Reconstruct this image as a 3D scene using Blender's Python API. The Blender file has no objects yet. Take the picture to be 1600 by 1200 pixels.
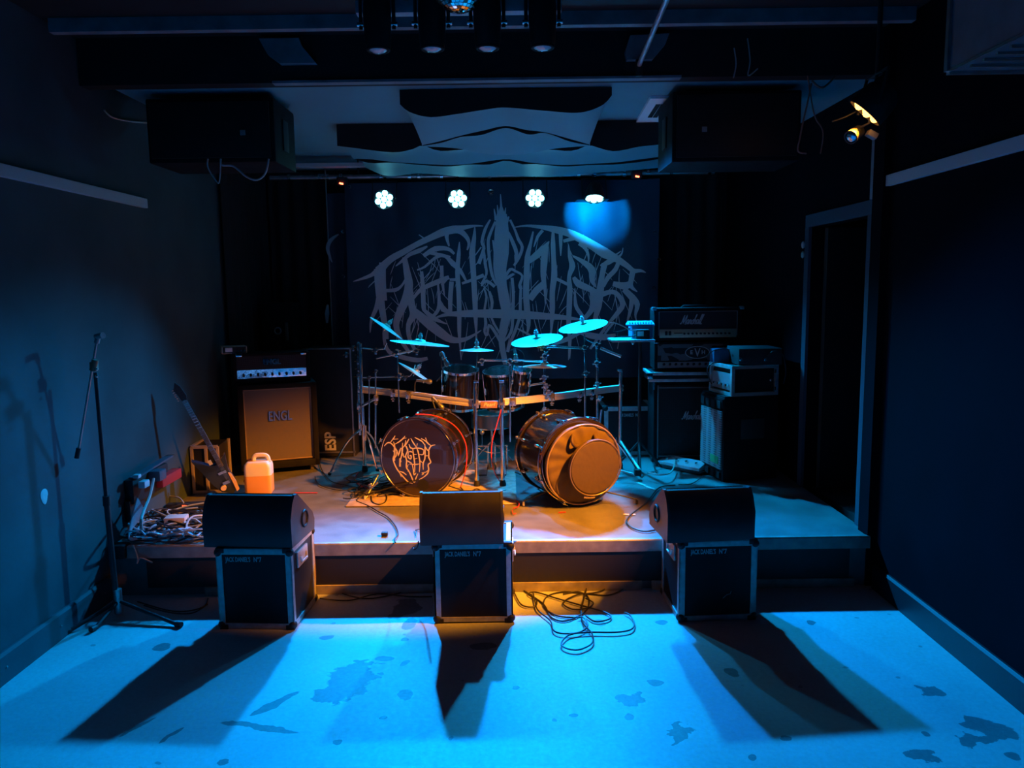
import bpy, bmesh, math, random
from mathutils import Vector, Matrix
random.seed(7)
scene = bpy.context.scene
COL = scene.collection
PI = math.pi
# ------------------------------------------------------------------ camera
CAM_H = 1.85
PITCH = math.radians(7.125)
ROLL = math.radians(.8)
FPX = 1200.0
cam_data = bpy.data.cameras.new('camera')
cam_data.sensor_fit = 'HORIZONTAL'; cam_data.sensor_width = 36.0
cam_data.lens = 36.0 * FPX / 1600.0
cam_data.clip_start = .05; cam_data.clip_end = 60
cam = bpy.data.objects.new('camera', cam_data); COL.objects.link(cam)
F_ = Vector((0, math.cos(PITCH), -math.sin(PITCH)))
R0_ = Vector((1, 0, 0)); U0_ = Vector((0, math.sin(PITCH), math.cos(PITCH)))
R_ = R0_ * math.cos(ROLL) - U0_ * math.sin(ROLL)
U_ = U0_ * math.cos(ROLL) + R0_ * math.sin(ROLL)
cm = Matrix.Identity(4)
for i in range(3):
    cm[i][0] = R_[i]; cm[i][1] = U_[i]; cm[i][2] = -F_[i]
cm[2][3] = CAM_H
cam.matrix_world = cm
scene.camera = cam
scene.view_settings.view_transform = 'Standard'
scene.view_settings.look = 'None'
scene.view_settings.gamma = 1.0
scene.view_settings.exposure = 0.0
scene.view_settings.use_curve_mapping = False
w = bpy.data.worlds.new('world'); scene.world = w; w.use_nodes = True
w.node_tree.nodes['Background'].inputs[0].default_value = (.0, .0, .0, 1)
w.node_tree.nodes['Background'].inputs[1].default_value = 0
# lamp settings (the lamps themselves are built with their fixtures below)
PAR_Y = 7.28
PAR_SPOTS = [  # pixel, colour, watts, aim point, cone degrees, blend
    ((600, 312), (.0, .30, 1.0), 1500, (-1.35, 2.3, 0), 48, .8),
    ((715, 311), (.0, .40, 1.0), 480, (1.0, 5.6, .4), 54, .8),
    ((836, 310), (.0, .24, 1.0), 1600, (.75, 2.3, 0), 64, .8),
    ((929, 311), (.0, .40, 1.0), 750, (1.15, 5.0, .3), 76, .8)]
AMBER = (1.0, .29, .012)

def ray(u, v): return F_ + R_ * ((u - 800) / FPX) - U_ * ((v - 600) / FPX)
def P(u, v, X=None, Y=None, Z=None):
    "world point of a place seen in the photo, on the plane X=, Y= or Z="
    d = ray(u, v)
    t = X / d.x if X is not None else Y / d.y if Y is not None else (Z - CAM_H) / d.z
    return Vector((0, 0, CAM_H)) + d * t
S = .32          # stage height
SY = 4.52        # stage front edge
RW = 2.2; LW = -2.47

# ------------------------------------------------------------------ materials
MATS = {}
def mat(name, col, rough=.6, metal=0., var=0., scale=8., bump=0., bscale=60., coat=0., spec=.5, trans=0., emit=None, est=0.):
    if name in MATS: return MATS[name]
    m = bpy.data.materials.new(name); m.use_nodes = True
    nt = m.node_tree; b = nt.nodes['Principled BSDF']
    b.inputs['Base Color'].default_value = (*col, 1)
    b.inputs['Roughness'].default_value = rough
    b.inputs['Metallic'].default_value = metal
    b.inputs['Specular IOR Level'].default_value = spec
    b.inputs['Coat Weight'].default_value = coat
    b.inputs['Transmission Weight'].default_value = trans
    if emit:
        b.inputs['Emission Color'].default_value = (*emit, 1); b.inputs['Emission Strength'].default_value = est
    tc = nt.nodes.new('ShaderNodeTexCoord')
    if var:
        n = nt.nodes.new('ShaderNodeTexNoise'); n.inputs['Scale'].default_value = scale; n.inputs['Detail'].default_value = 6
        nt.links.new(tc.outputs['Object'], n.inputs['Vector'])
        r = nt.nodes.new('ShaderNodeMapRange')
        r.inputs['From Min'].default_value = .3; r.inputs['From Max'].default_value = .7
        r.inputs['To Min'].default_value = 1 - var; r.inputs['To Max'].default_value = 1 + var
        nt.links.new(n.outputs['Fac'], r.inputs['Value'])
        x = nt.nodes.new('ShaderNodeVectorMath'); x.operation = 'SCALE'; x.inputs[0].default_value = col
        nt.links.new(r.outputs[0], x.inputs['Scale']); nt.links.new(x.outputs[0], b.inputs['Base Color'])
        rr = nt.nodes.new('ShaderNodeMapRange'); rr.inputs['To Min'].default_value = max(.02, rough - .12); rr.inputs['To Max'].default_value = min(1, rough + .12)
        nt.links.new(n.outputs['Fac'], rr.inputs['Value']); nt.links.new(rr.outputs[0], b.inputs['Roughness'])
    if bump:
        n2 = nt.nodes.new('ShaderNodeTexNoise'); n2.inputs['Scale'].default_value = bscale; n2.inputs['Detail'].default_value = 3
        nt.links.new(tc.outputs['Object'], n2.inputs['Vector'])
        bp = nt.nodes.new('ShaderNodeBump'); bp.inputs['Strength'].default_value = bump; bp.inputs['Distance'].default_value = .004
        nt.links.new(n2.outputs['Fac'], bp.inputs['Height']); nt.links.new(bp.outputs[0], b.inputs['Normal'])
    MATS[name] = m; return m

def mesh_mat(name, cfront, chole, scale, rough=.5, metal=.3):
    "perforated grille cloth / steel: a fine regular dot pattern"
    if name in MATS: return MATS[name]
    m = bpy.data.materials.new(name); m.use_nodes = True; nt = m.node_tree; b = nt.nodes['Principled BSDF']
    tc = nt.nodes.new('ShaderNodeTexCoord'); v = nt.nodes.new('ShaderNodeTexVoronoi'); v.inputs['Scale'].default_value = scale
    v.inputs['Randomness'].default_value = 0
    nt.links.new(tc.outputs['Object'], v.inputs['Vector'])
    r = nt.nodes.new('ShaderNodeMapRange'); r.inputs['From Min'].default_value = .3; r.inputs['From Max'].default_value = .45
    nt.links.new(v.outputs['Distance'], r.inputs['Value'])
    mx = nt.nodes.new('ShaderNodeMix'); mx.data_type = 'RGBA'
    mx.inputs[6].default_value = (*chole, 1); mx.inputs[7].default_value = (*cfront, 1)
    nt.links.new(r.outputs[0], mx.inputs[0]); nt.links.new(mx.outputs[2], b.inputs['Base Color'])
    b.inputs['Roughness'].default_value = rough; b.inputs['Metallic'].default_value = metal
    bp = nt.nodes.new('ShaderNodeBump'); bp.inputs['Strength'].default_value = .6; bp.inputs['Distance'].default_value = .002
    nt.links.new(r.outputs[0], bp.inputs['Height']); nt.links.new(bp.outputs[0], b.inputs['Normal'])
    MATS[name] = m; return m

WARMC = mat('warm chrome', (.72, .66, .6), .22, .9)
CHROME = mat('chrome', (.75, .75, .75), .16, 1.0, var=.1, scale=30)
DULL = mat('dull steel', (.45, .45, .45), .38, .9, var=.15, scale=20)
ALU = mat('brushed aluminium', (.55, .55, .55), .42, .55, var=.2, scale=25)
BLK = mat('black paint', (.018, .018, .02), .5, var=.3, scale=5)
TOLEX = mat('black vinyl', (.012, .012, .014), .6, spec=.12, var=.25, scale=12, bump=.5, bscale=400)
PLY = mat('black laminate', (.014, .015, .018), .45, spec=.3, var=.25, scale=4)
RUB = mat('black rubber', (.015, .015, .015), .6)
LACQ = mat('black lacquer', (.012, .009, .008), .16, coat=.25, spec=.35)
WHITE = mat('off white print', (.62, .62, .62), .6)
GREY = mat('grey plastic', (.3, .3, .3), .5, var=.1)

# ------------------------------------------------------------------ mesh builder
class MB:
    def __init__(s): s.v = []; s.f = []
    def add(s, vs, fs):
        o = len(s.v); s.v += [Vector(q) for q in vs]; s.f += [tuple(i + o for i in f) for f in fs]; return s
    def box(s, c, d, rot=None, bev=0.):
        "centre, dimensions, optional 3x3/4x4 rotation, chamfer"
        bm = bmesh.new(); bmesh.ops.create_cube(bm, size=1)
        bmesh.ops.scale(bm, vec=Vector(d), verts=bm.verts)
        if bev: bmesh.ops.bevel(bm, geom=bm.edges[:], offset=bev, segments=2, affect='EDGES', profile=.6)
        M = Matrix.Translation(Vector(c)) @ (rot.to_4x4() if rot is not None else Matrix.Identity(4))
        bm.verts.index_update()
        s.add([M @ q.co for q in bm.verts], [[q.index for q in f.verts] for f in bm.faces]); bm.free(); return s
    def cyl(s, a, b, r0, r1=None, n=16, cap=True):
        a = Vector(a); b = Vector(b); r1 = r0 if r1 is None else r1
        d = (b - a).normalized(); q = d.to_track_quat('Z', 'Y')
        vs = []
        for (p, r) in ((a, r0), (b, r1)):
            for i in range(n):
                t = 2 * PI * i / n; vs.append(p + q @ Vector((r * math.cos(t), r * math.sin(t), 0)))
        fs = [(i, (i + 1) % n, n + (i + 1) % n, n + i) for i in range(n)]
        if cap: fs += [tuple(range(n - 1, -1, -1)), tuple(range(n, 2 * n))]
        return s.add(vs, fs)
    def lathe(s, prof, org=(0, 0, 0), axis=(0, 0, 1), n=32):
        "profile of (radius, height) about an axis"
        q = Vector(axis).normalized().to_track_quat('Z', 'Y'); org = Vector(org); vs = []; fs = []
        for (r, h) in prof:
            for i in range(n):
                t = 2 * PI * i / n; vs.append(org + q @ Vector((r * math.cos(t), r * math.sin(t), h)))
        for k in range(len(prof) - 1):
            for i in range(n):
                j = (i + 1) % n; fs.append((k * n + i, k * n + j, (k + 1) * n + j, (k + 1) * n + i))
        if prof[0][0] > 1e-6: fs.append(tuple(range(n - 1, -1, -1)))
        if prof[-1][0] > 1e-6: fs.append(tuple(range((len(prof) - 1) * n, len(prof) * n)))
        return s.add(vs, fs)
    def tube(s, pts, r, n=8, smooth=0, cap=True):
        pts = [Vector(p) for p in pts]
        if smooth: pts = spline(pts, smooth)
        vs = []; fs = []; up = None; m = len(pts)
        rs = r if isinstance(r, (list, tuple)) else [r] * m
        if len(rs) != m: rs = [rs[min(len(rs) - 1, int(i * len(rs) / m))] for i in range(m)]
        for i, p in enumerate(pts):
            d = (pts[min(i + 1, m - 1)] - pts[max(i - 1, 0)])
            d = d.normalized() if d.length > 1e-9 else Vector((0, 0, 1))
            if up is None: up = d.orthogonal().normalized()
            up = (up - d * up.dot(d))
            up = up.normalized() if up.length > 1e-6 else d.orthogonal().normalized()
            w2 = d.cross(up)
            for k in range(n):
                t = 2 * PI * k / n; vs.append(p + (up * math.cos(t) + w2 * math.sin(t)) * rs[i])
        for i in range(m - 1):
            for k in range(n):
                j = (k + 1) % n; fs.append((i * n + k, i * n + j, (i + 1) * n + j, (i + 1) * n + k))
        if cap: fs += [tuple(range(n - 1, -1, -1)), tuple(range((m - 1) * n, m * n))]
        return s.add(vs, fs)
    def prism(s, poly, a, b):
        "polygon of 3D points extruded by offsets a and b"
        n = len(poly); a = Vector(a); b = Vector(b)
        vs = [Vector(p) + a for p in poly] + [Vector(p) + b for p in poly]
        fs = [tuple(range(n - 1, -1, -1)), tuple(range(n, 2 * n))] + [(i, (i + 1) % n, n + (i + 1) % n, n + i) for i in range(n)]
        return s.add(vs, fs)
    def ball(s, c, r, sc=(1, 1, 1), n=16):
        m = n // 2; c = Vector(c); vs = []; fs = []
        for i in range(m + 1):
            ph = PI * i / m
            for k in range(n):
                t = 2 * PI * k / n
                vs.append(c + Vector((r * sc[0] * math.sin(ph) * math.cos(t), r * sc[1] * math.sin(ph) * math.sin(t), r * sc[2] * math.cos(ph))))
        for i in range(m):
            for k in range(n):
                j = (k + 1) % n; fs.append((i * n + k, i * n + j, (i + 1) * n + j, (i + 1) * n + k))
        return s.add(vs, fs)
    def grid(s, fn, nu, nv):
        vs = [fn(i / nu, j / nv) for i in range(nu + 1) for j in range(nv + 1)]
        fs = [(i * (nv + 1) + j, i * (nv + 1) + j + 1, (i + 1) * (nv + 1) + j + 1, (i + 1) * (nv + 1) + j) for i in range(nu) for j in range(nv)]
        return s.add(vs, fs)
    def torus(s, c, R, r, axis=(0, 0, 1), n=40, m=8, a0=0., a1=2 * PI):
        q = Vector(axis).normalized().to_track_quat('Z', 'Y'); c = Vector(c)
        full = abs(a1 - a0 - 2 * PI) < 1e-6
        pts = [c + q @ Vector((R * math.cos(a0 + (a1 - a0) * i / n), R * math.sin(a0 + (a1 - a0) * i / n), 0)) for i in range(n + 1)]
        return s.tube(pts, r, m, cap=not full)
    def xf(s, M):
        s.v = [M @ q for q in s.v]; return s
    def build(s, name, m, parent=None, world=False, smooth=True, label=None, cat=None, group=None, kind=None, ang=40):
        vs = s.v
        if parent is not None and world:
            Mi = parent.matrix_world_my.inverted() if hasattr(parent, 'matrix_world_my') else WM[parent.name].inverted()
            vs = [Mi @ q for q in vs]
        loc = Vector((0, 0, 0))
        if parent is None:
            xs = [q.x for q in vs]; ys = [q.y for q in vs]; zs = [q.z for q in vs]
            loc = Vector(((min(xs) + max(xs)) / 2, (min(ys) + max(ys)) / 2, min(zs))); vs = [q - loc for q in vs]
        me = bpy.data.meshes.new(name); me.from_pydata([tuple(q) for q in vs], [], s.f)
        bm = bmesh.new(); bm.from_mesh(me); bmesh.ops.remove_doubles(bm, verts=bm.verts, dist=1e-5)
        bmesh.ops.recalc_face_normals(bm, faces=bm.faces); bm.to_mesh(me); bm.free()
        me.materials.append(m)
        if smooth:
            me.shade_smooth()
            try: me.set_sharp_from_angle(angle=math.radians(ang))
            except Exception: pass
        o = bpy.data.objects.new(name, me); COL.objects.link(o); o.location = loc
        WM[o.name] = Matrix.Translation(loc)
        if parent is not None:
            o.parent = parent; WM[o.name] = WM[parent.name].copy()
        return tag(o, label, cat, group, kind)
WM = {}
def spline(pts, k):
    out = []; n = len(pts)
    for i in range(n - 1):
        p0 = pts[max(i - 1, 0)]; p1 = pts[i]; p2 = pts[i + 1]; p3 = pts[min(i + 2, n - 1)]
        for j in range(k):
            t = j / k
            out.append(.5 * ((2 * p1) + (p2 - p0) * t + (2 * p0 - 5 * p1 + 4 * p2 - p3) * t * t + (3 * p1 - p0 - 3 * p2 + p3) * t ** 3))
    out.append(pts[-1]); return out
def tag(o, label=None, cat=None, group=None, kind=None):
    if label: o['label'] = label
    if cat: o['category'] = cat
    if group: o['group'] = group
    if kind: o['kind'] = kind
    return o
def thing(name, label, cat, loc=(0, 0, 0), rotz=0., group=None, rot=None):
    o = bpy.data.objects.new(name, None); COL.objects.link(o); o.empty_display_size = .1
    M = Matrix.Translation(Vector(loc)) @ (rot.to_4x4() if rot is not None else Matrix.Rotation(rotz, 4, 'Z'))
    o.matrix_world = M
    if rot is not None: o.location = loc; o.rotation_euler = rot.to_euler()
    else: o.location = loc; o.rotation_euler = (0, 0, rotz)
    WM[o.name] = M
    return tag(o, label, cat, group)
def dup(root, loc=None, rotz=None, label=None):
    r = root.copy(); COL.objects.link(r)
    if loc is not None: r.location = loc
    if rotz is not None: r.rotation_euler = (0, 0, rotz)
    if label: r['label'] = label
    WM[r.name] = Matrix.Translation(r.location) @ r.rotation_euler.to_matrix().to_4x4()
    for ch in list(root.children):
        c = ch.copy(); COL.objects.link(c); c.parent = r
        for g in list(ch.children):
            d = g.copy(); COL.objects.link(d); d.parent = c
    return r
def text_mb(body, size, depth=.001, shear=0., xs=1., bold=0., align='CENTER'):
    "lettering in the local XZ plane, facing -Y, centred"
    cu = bpy.data.curves.new('t', 'FONT'); cu.body = body; cu.size = size; cu.extrude = depth / 2; cu.shear = shear
    cu.align_x = align; cu.align_y = 'CENTER'; cu.offset = bold; cu.resolution_u = 3
    ob = bpy.data.objects.new('t', cu); COL.objects.link(ob)
    dg = bpy.context.evaluated_depsgraph_get(); dg.update(); me = ob.evaluated_get(dg).to_mesh()
    mb = MB(); mb.add([Vector((q.co.x * xs, -q.co.z, q.co.y)) for q in me.vertices], [tuple(p.vertices) for p in me.polygons])
    ob.evaluated_get(dg).to_mesh_clear(); bpy.data.objects.remove(ob); bpy.data.curves.remove(cu)
    return mb
def ribbon(mb, pts, ws, fn, thick):
    "a tapered flat stroke through 2D pts with widths ws; fn maps 2D (a,b) and height to 3D"
    P2 = []; W2 = []; n = len(pts)
    for i in range(n - 1):
        p0 = pts[max(i - 1, 0)]; p1 = pts[i]; p2 = pts[i + 1]; p3 = pts[min(i + 2, n - 1)]
        L = math.hypot(p2[0] - p1[0], p2[1] - p1[1]); k = 3
        for j in range(k):
            t = j / k
            P2.append(tuple(.5 * (2 * p1[c] + (p2[c] - p0[c]) * t + (2 * p0[c] - 5 * p1[c] + 4 * p2[c] - p3[c]) * t * t + (3 * p1[c] - p0[c] - 3 * p2[c] + p3[c]) * t ** 3) for c in (0, 1)))
            W2.append(ws[i] + (ws[i + 1] - ws[i]) * t)
    P2.append(tuple(pts[-1])); W2.append(ws[-1]); m = len(P2); vs = []; fs = []
    for i in range(m):
        a = P2[max(i - 1, 0)]; b = P2[min(i + 1, m - 1)]
        dx, dy = b[0] - a[0], b[1] - a[1]; l = math.hypot(dx, dy) or 1; nx, ny = -dy / l, dx / l; h = W2[i] / 2
        for (sg, th) in ((1, 0), (-1, 0), (-1, thick), (1, thick)):
            vs.append(fn(P2[i][0] + nx * h * sg, P2[i][1] + ny * h * sg, th))
    for i in range(m - 1):
        for k in range(4):
            fs.append((i * 4 + k, i * 4 + (k + 1) % 4, (i + 1) * 4 + (k + 1) % 4, (i + 1) * 4 + k))
    fs += [(3, 2, 1, 0), tuple((m - 1) * 4 + k for k in range(4))]
    mb.add(vs, fs)
def spot(name, loc, aim, col, watts, deg, blend, size, parent):
    l = bpy.data.lights.new(name, 'SPOT'); l.color = col; l.energy = watts; l.spot_size = math.radians(deg); l.spot_blend = blend
    l.shadow_soft_size = size
    o = bpy.data.objects.new(name, l); COL.objects.link(o)
    M = Matrix.Translation(Vector(loc)) @ (Vector(aim) - Vector(loc)).to_track_quat('-Z', 'Y').to_matrix().to_4x4()
    o.matrix_world = M
    if parent is not None:
        o.parent = parent; o.matrix_parent_inverse = WM[parent.name].inverted()
    return o
# ------------------------------------------------------------------ the room
def floor_mat():
    m = bpy.data.materials.new('painted concrete'); m.use_nodes = True; nt = m.node_tree; b = nt.nodes['Principled BSDF']
    N = nt.nodes.new; L = nt.links.new
    geo = N('ShaderNodeNewGeometry')
    n1 = N('ShaderNodeTexNoise'); n1.inputs['Scale'].default_value = 1.1; n1.inputs['Detail'].default_value = 8; L(geo.outputs['Position'], n1.inputs['Vector'])
    n2 = N('ShaderNodeTexNoise'); n2.inputs['Scale'].default_value = 45; n2.inputs['Detail'].default_value = 6; n2.inputs['Roughness'].default_value = .7; L(geo.outputs['Position'], n2.inputs['Vector'])
    nd = N('ShaderNodeTexNoise'); nd.inputs['Scale'].default_value = 9; nd.inputs['Detail'].default_value = 7; L(geo.outputs['Position'], nd.inputs['Vector'])
    dsub = N('ShaderNodeVectorMath'); dsub.operation = 'SUBTRACT'; L(nd.outputs['Color'], dsub.inputs[0]); dsub.inputs[1].default_value = (.5, .5, .5)
    def warp(k):
        sc = N('ShaderNodeVectorMath'); sc.operation = 'SCALE'; sc.inputs['Scale'].default_value = k; L(dsub.outputs[0], sc.inputs[0])
        a = N('ShaderNodeVectorMath'); a.operation = 'ADD'; L(sc.outputs[0], a.inputs[0]); L(geo.outputs['Position'], a.inputs[1]); return a
    big = warp(.26); small = warp(.07)
    last = None
    # spill marks: pixel centre, half sizes in pixels, turn, big wobble
    st = [(548, 1062, 34, 24, 0, 1), (512, 1084, 30, 13, 0, 1), (570, 1034, 26, 6, 0, 1), (602, 1028, 14, 3, .1, 0), (632, 1086, 12, 8, 0, 0), (512, 995, 12, 3.4, .1, 0),
          (430, 1100, 44, 4.5, .9, 0), (405, 1136, 66, 4, -.25, 0), (268, 1148, 24, 2.6, 1.1, 0), (254, 1011, 12, 5, 0, 0), (527, 1160, 7, 5, 0, 0), (598, 1121, 7, 3, 0, 0),
          (755, 1009, 22, 6, 0, 0), (633, 950, 20, 16, 0, 1), (640, 975, 12, 8, 0, 0), (990, 1094, 22, 11, 0, 1), (1022, 1067, 12, 6, 0, 0), (1058, 1148, 12, 20, -.8, 1),
          (1142, 1050, 10, 7, 0, 0), (1451, 1078, 20, 7, 0, 1), (1545, 1138, 34, 14, -.7, 1), (1530, 1155, 30, 8, 0, 1), (1446, 1178, 19, 8, 0, 1), (1445, 1147, 7, 3, 0, 0),
          (1585, 1183, 9, 5, 0, 0), (804, 1074, 6, 3, 0, 0), (896, 1118, 6, 3, 0, 0), (985, 1120, 9, 6, 0, 0), (1225, 1154, 8, 4, 0, 0), (1175, 1184, 9, 5, 0, 0), (634, 1000, 5, 3, 0, 0),
          (632, 1036, 7, 4, 0, 0), (936, 973, 11, 4, 0, 0), (1035, 973, 10, 4, 0, 0), (1266, 973, 6, 3, 0, 0), (450, 1000, 60, 20, 0, 1), (352, 1190, 9, 4, 0, 0), (215, 1135, 30, 2.2, 1.0, 0)]
    st = [q for q in st if q[0] != 450]
    for (u, v, a, c, tr, bigw) in st:
        p = P(u, v, Z=0); rx = (P(u + a, v, Z=0) - P(u - a, v, Z=0)).length / 2; ry = (P(u, v - c, Z=0) - P(u, v + c, Z=0)).length / 2
        mp = N('ShaderNodeMapping'); mp.vector_type = 'TEXTURE'; mp.inputs['Location'].default_value = (p.x, p.y, 0)
        mp.inputs['Rotation'].default_value = (0, 0, tr); mp.inputs['Scale'].default_value = (rx, ry, 1)
        L((big if bigw else small).outputs[0], mp.inputs['Vector'])
        fl = N('ShaderNodeVectorMath'); fl.operation = 'MULTIPLY'; fl.inputs[1].default_value = (1, 1, 0); L(mp.outputs[0], fl.inputs[0])
        ln = N('ShaderNodeVectorMath'); ln.operation = 'LENGTH'; L(fl.outputs[0], ln.inputs[0])
        if last is None: last = ln.outputs['Value']
        else:
            mn = N('ShaderNodeMath'); mn.operation = 'MINIMUM'; L(last, mn.inputs[0]); L(ln.outputs['Value'], mn.inputs[1]); last = mn.outputs[0]
    mask = N('ShaderNodeMapRange'); mask.inputs['From Min'].default_value = 1.05; mask.inputs['From Max'].default_value = .95; L(last, mask.inputs['Value'])
    # fine drips
    vo = N('ShaderNodeTexVoronoi'); vo.inputs['Scale'].default_value = 5; L(small.outputs[0], vo.inputs['Vector'])
    dr = N('ShaderNodeMapRange'); dr.inputs['From Min'].default_value = .075; dr.inputs['From Max'].default_value = .05; L(vo.outputs['Distance'], dr.inputs['Value'])
    dm = N('ShaderNodeMath'); dm.operation = 'MULTIPLY'; dm.inputs[1].default_value = .7; L(dr.outputs[0], dm.inputs[0])
    mx = N('ShaderNodeMath'); mx.operation = 'MAXIMUM'; L(mask.outputs[0], mx.inputs[0]); L(dm.outputs[0], mx.inputs[1])
    base = N('ShaderNodeMapRange'); base.inputs['From Min'].default_value = .3; base.inputs['From Max'].default_value = .7; base.inputs['To Min'].default_value = .82; base.inputs['To Max'].default_value = 1.12
    L(n1.outputs['Fac'], base.inputs['Value'])
    gr = N('ShaderNodeMapRange'); gr.inputs['From Min'].default_value = .3; gr.inputs['From Max'].default_value = .7; gr.inputs['To Min'].default_value = .88; gr.inputs['To Max'].default_value = 1.1
    L(n2.outputs['Fac'], gr.inputs['Value'])
    mu = N('ShaderNodeMath'); mu.operation = 'MULTIPLY'; L(base.outputs[0], mu.inputs[0]); L(gr.outputs[0], mu.inputs[1])
    wet = N('ShaderNodeMapRange'); wet.inputs['To Min'].default_value = 1; wet.inputs['To Max'].default_value = .36; L(mx.outputs[0], wet.inputs['Value'])
    mu2 = N('ShaderNodeMath'); mu2.operation = 'MULTIPLY'; L(mu.outputs[0], mu2.inputs[0]); L(wet.outputs[0], mu2.inputs[1])
    colr = N('ShaderNodeVectorMath'); colr.operation = 'SCALE'; colr.inputs[0].default_value = (.40, .46, .47); L(mu2.outputs[0], colr.inputs['Scale'])
    L(colr.outputs[0], b.inputs['Base Color'])
    ro = N('ShaderNodeMapRange'); ro.inputs['From Min'].default_value = .3; ro.inputs['From Max'].default_value = .7; ro.inputs['To Min'].default_value = .62; ro.inputs['To Max'].default_value = .42
    L(n2.outputs['Fac'], ro.inputs['Value']); L(ro.outputs[0], b.inputs['Roughness'])
    bp = N('ShaderNodeBump'); bp.inputs['Strength'].default_value = .25; bp.inputs['Distance'].default_value = .003; L(n2.outputs['Fac'], bp.inputs['Height']); L(bp.outputs[0], b.inputs['Normal'])
    return m
def struct(name, mb, m, parent=None, **k): return mb.build(name, m, parent, world=True, kind=None if parent else 'structure', smooth=False, **k)
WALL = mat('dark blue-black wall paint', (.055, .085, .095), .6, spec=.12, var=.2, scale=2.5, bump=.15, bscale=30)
WALLR = mat('shade darkened wall paint', (.004, .005, .008), .8, spec=.03, var=.25, scale=2.5, bump=.15, bscale=30)  # the right side's lack of light is put into this near-black colour
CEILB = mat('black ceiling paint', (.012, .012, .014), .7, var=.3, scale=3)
CEIL_TINT = mat('blue light tinted ceiling paint', (.13, .31, .36), .6, var=.08, scale=3)  # blue of the stage light put into the colour, red kept low
WOODT = mat('grey painted timber', (.2, .24, .27), .5, var=.25, scale=9)
STG = mat('grey stage vinyl', (.175, .175, .18), .42, var=.22, scale=6, bump=.2, bscale=80)
BACKB = mat('black back wall', (.014, .014, .016), .8, var=.2, scale=3)
CZ = 3.30; SZ = 3.05; BY = 7.95
struct('floor', MB().box((0, 1.1, -.05), (5.6, 8.2, .1)), floor_mat())
struct('wall_left', MB().box((LW - .05, 2.5, CZ / 2), (.1, 11, CZ)), WALL)
dy0, dy1, dz = 4.76, 5.70, 2.26
mb = MB().box((RW + .05, (-3 + dy0) / 2, CZ / 2), (.1, 3 + dy0, CZ)).box((RW + .05, (dy1 + 8) / 2, CZ / 2), (.1, 8 - dy1, CZ)).box((RW + .05, (dy0 + dy1) / 2, (dz + CZ) / 2), (.1, dy1 - dy0, CZ - dz))
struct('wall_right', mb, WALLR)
struct('wall_back', MB().box((0, BY + .05, CZ / 2), (5.6, .1, CZ)), BACKB)
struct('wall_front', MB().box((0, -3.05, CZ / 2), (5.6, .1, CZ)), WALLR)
struct('ceiling', MB().box((0, .8, CZ + .05), (5.6, 7.7, .1)), CEILB)
struct('ceiling_stage', MB().box((0, 6.33, SZ + .2), (4.66, 3.24, .4)), CEIL_TINT)
struct('trim_beam', MB().box((-.135, 4.655, (SZ + CZ) / 2 - .005), (4.66, .1, CZ - SZ + .01)), CEILB)
struct('trim_beam_lip', MB().box((P(745, 121, Y=4.6).x, 4.62, SZ - .008), (2.35, .06, .014)), WOODT)
# recess behind the doorway
x0 = RW + .1
struct('wall_corridor', MB().box((x0 + .9, 5.2, 1.3), (.05, 2.4, 2.6)).box((x0 + .45, 6.2, 1.3), (.9, .05, 2.6)).box((x0 + .45, 4.4, 1.3), (.9, .05, 2.6)).box((x0 + .45, 5.3, 2.6), (.95, 1.9, .05)).box((x0 + .45, 5.3, S - .03), (.95, 1.9, .05)), BACKB)
# door frame and leaf
mb = MB().box((RW - .008, dy0 - .03, (S + dz) / 2), (.022, .075, dz - S)).box((RW - .008, dy1 + .03, (S + dz) / 2), (.022, .075, dz - S)).box((RW - .008, (dy0 + dy1) / 2, dz + .045), (.022, dy1 - dy0 + .135, .09), bev=.004)
door = thing('door_1', None, None, (RW, (dy0 + dy1) / 2, S)); tag(door, kind='structure')
mb.build('door_frame', mat('blue grey door paint', (.05, .08, .11), .6, spec=.1), door, world=True, smooth=False)
MB().box((x0 + .35, dy1 + .01, (S + dz) / 2), (.74, .04, dz - S - .02), rot=Matrix.Rotation(.2, 3, 'Z')).build('door_leaf', BLK, door, world=True, smooth=False)
for zz in (P(1262, 383, X=RW).z, P(1262, 398, X=RW).z): MB().ball((RW - .045, dy1 + .03, zz), .022, (.5, 1, 1.2), 12).build('hinge_cap', GREY, door, world=True)
struct('trim_1', MB().box((RW - .01, dy0 - .045, (dz + .09 + 2.74) / 2), (.03, .045, 2.74 - dz - .09)), WOODT)
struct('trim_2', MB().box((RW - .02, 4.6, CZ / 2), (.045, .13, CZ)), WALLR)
# rails on the walls
def rail(name, pa, pb, X, h, m, side):
    a = P(*pa, X=X); b = P(*pb, X=X); z = (a.z + b.z) / 2
    struct(name, MB().box((X - side * .014, (a.y + b.y) / 2, z), (.03, abs(a.y - b.y), h), bev=.003), m)
rail('trim_3', (-160, 235), (224, 315), LW, .062, mat('pale blue rail', (.4, .48, .52), .5), -1)
rail('trim_4', (1388, 273), (1800, 185), RW, .062, mat('pale blue rail', (.4, .48, .52), .5), 1)
for nm, X, sd in (('baseboard_left', LW, -1), ('baseboard_right', RW, 1)):
    y1 = 4.5
    poly = [(X, -3, 0), (X - sd * .022, -3, 0), (X - sd * .022, -3, .135), (X - sd * .012, -3, .15), (X, -3, .15)]
    struct(nm, MB().prism(poly, (0, 0, 0), (0, 3 + y1, 0)), WALL if sd < 0 else mat('dark baseboard', (.012, .014, .018), .5))
mb = MB()
for k in range(5): mb.ball((LW + .022, 2.6 + k * .45, .075), .006, n=8)
struct('trim_5', mb, GREY)
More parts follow.
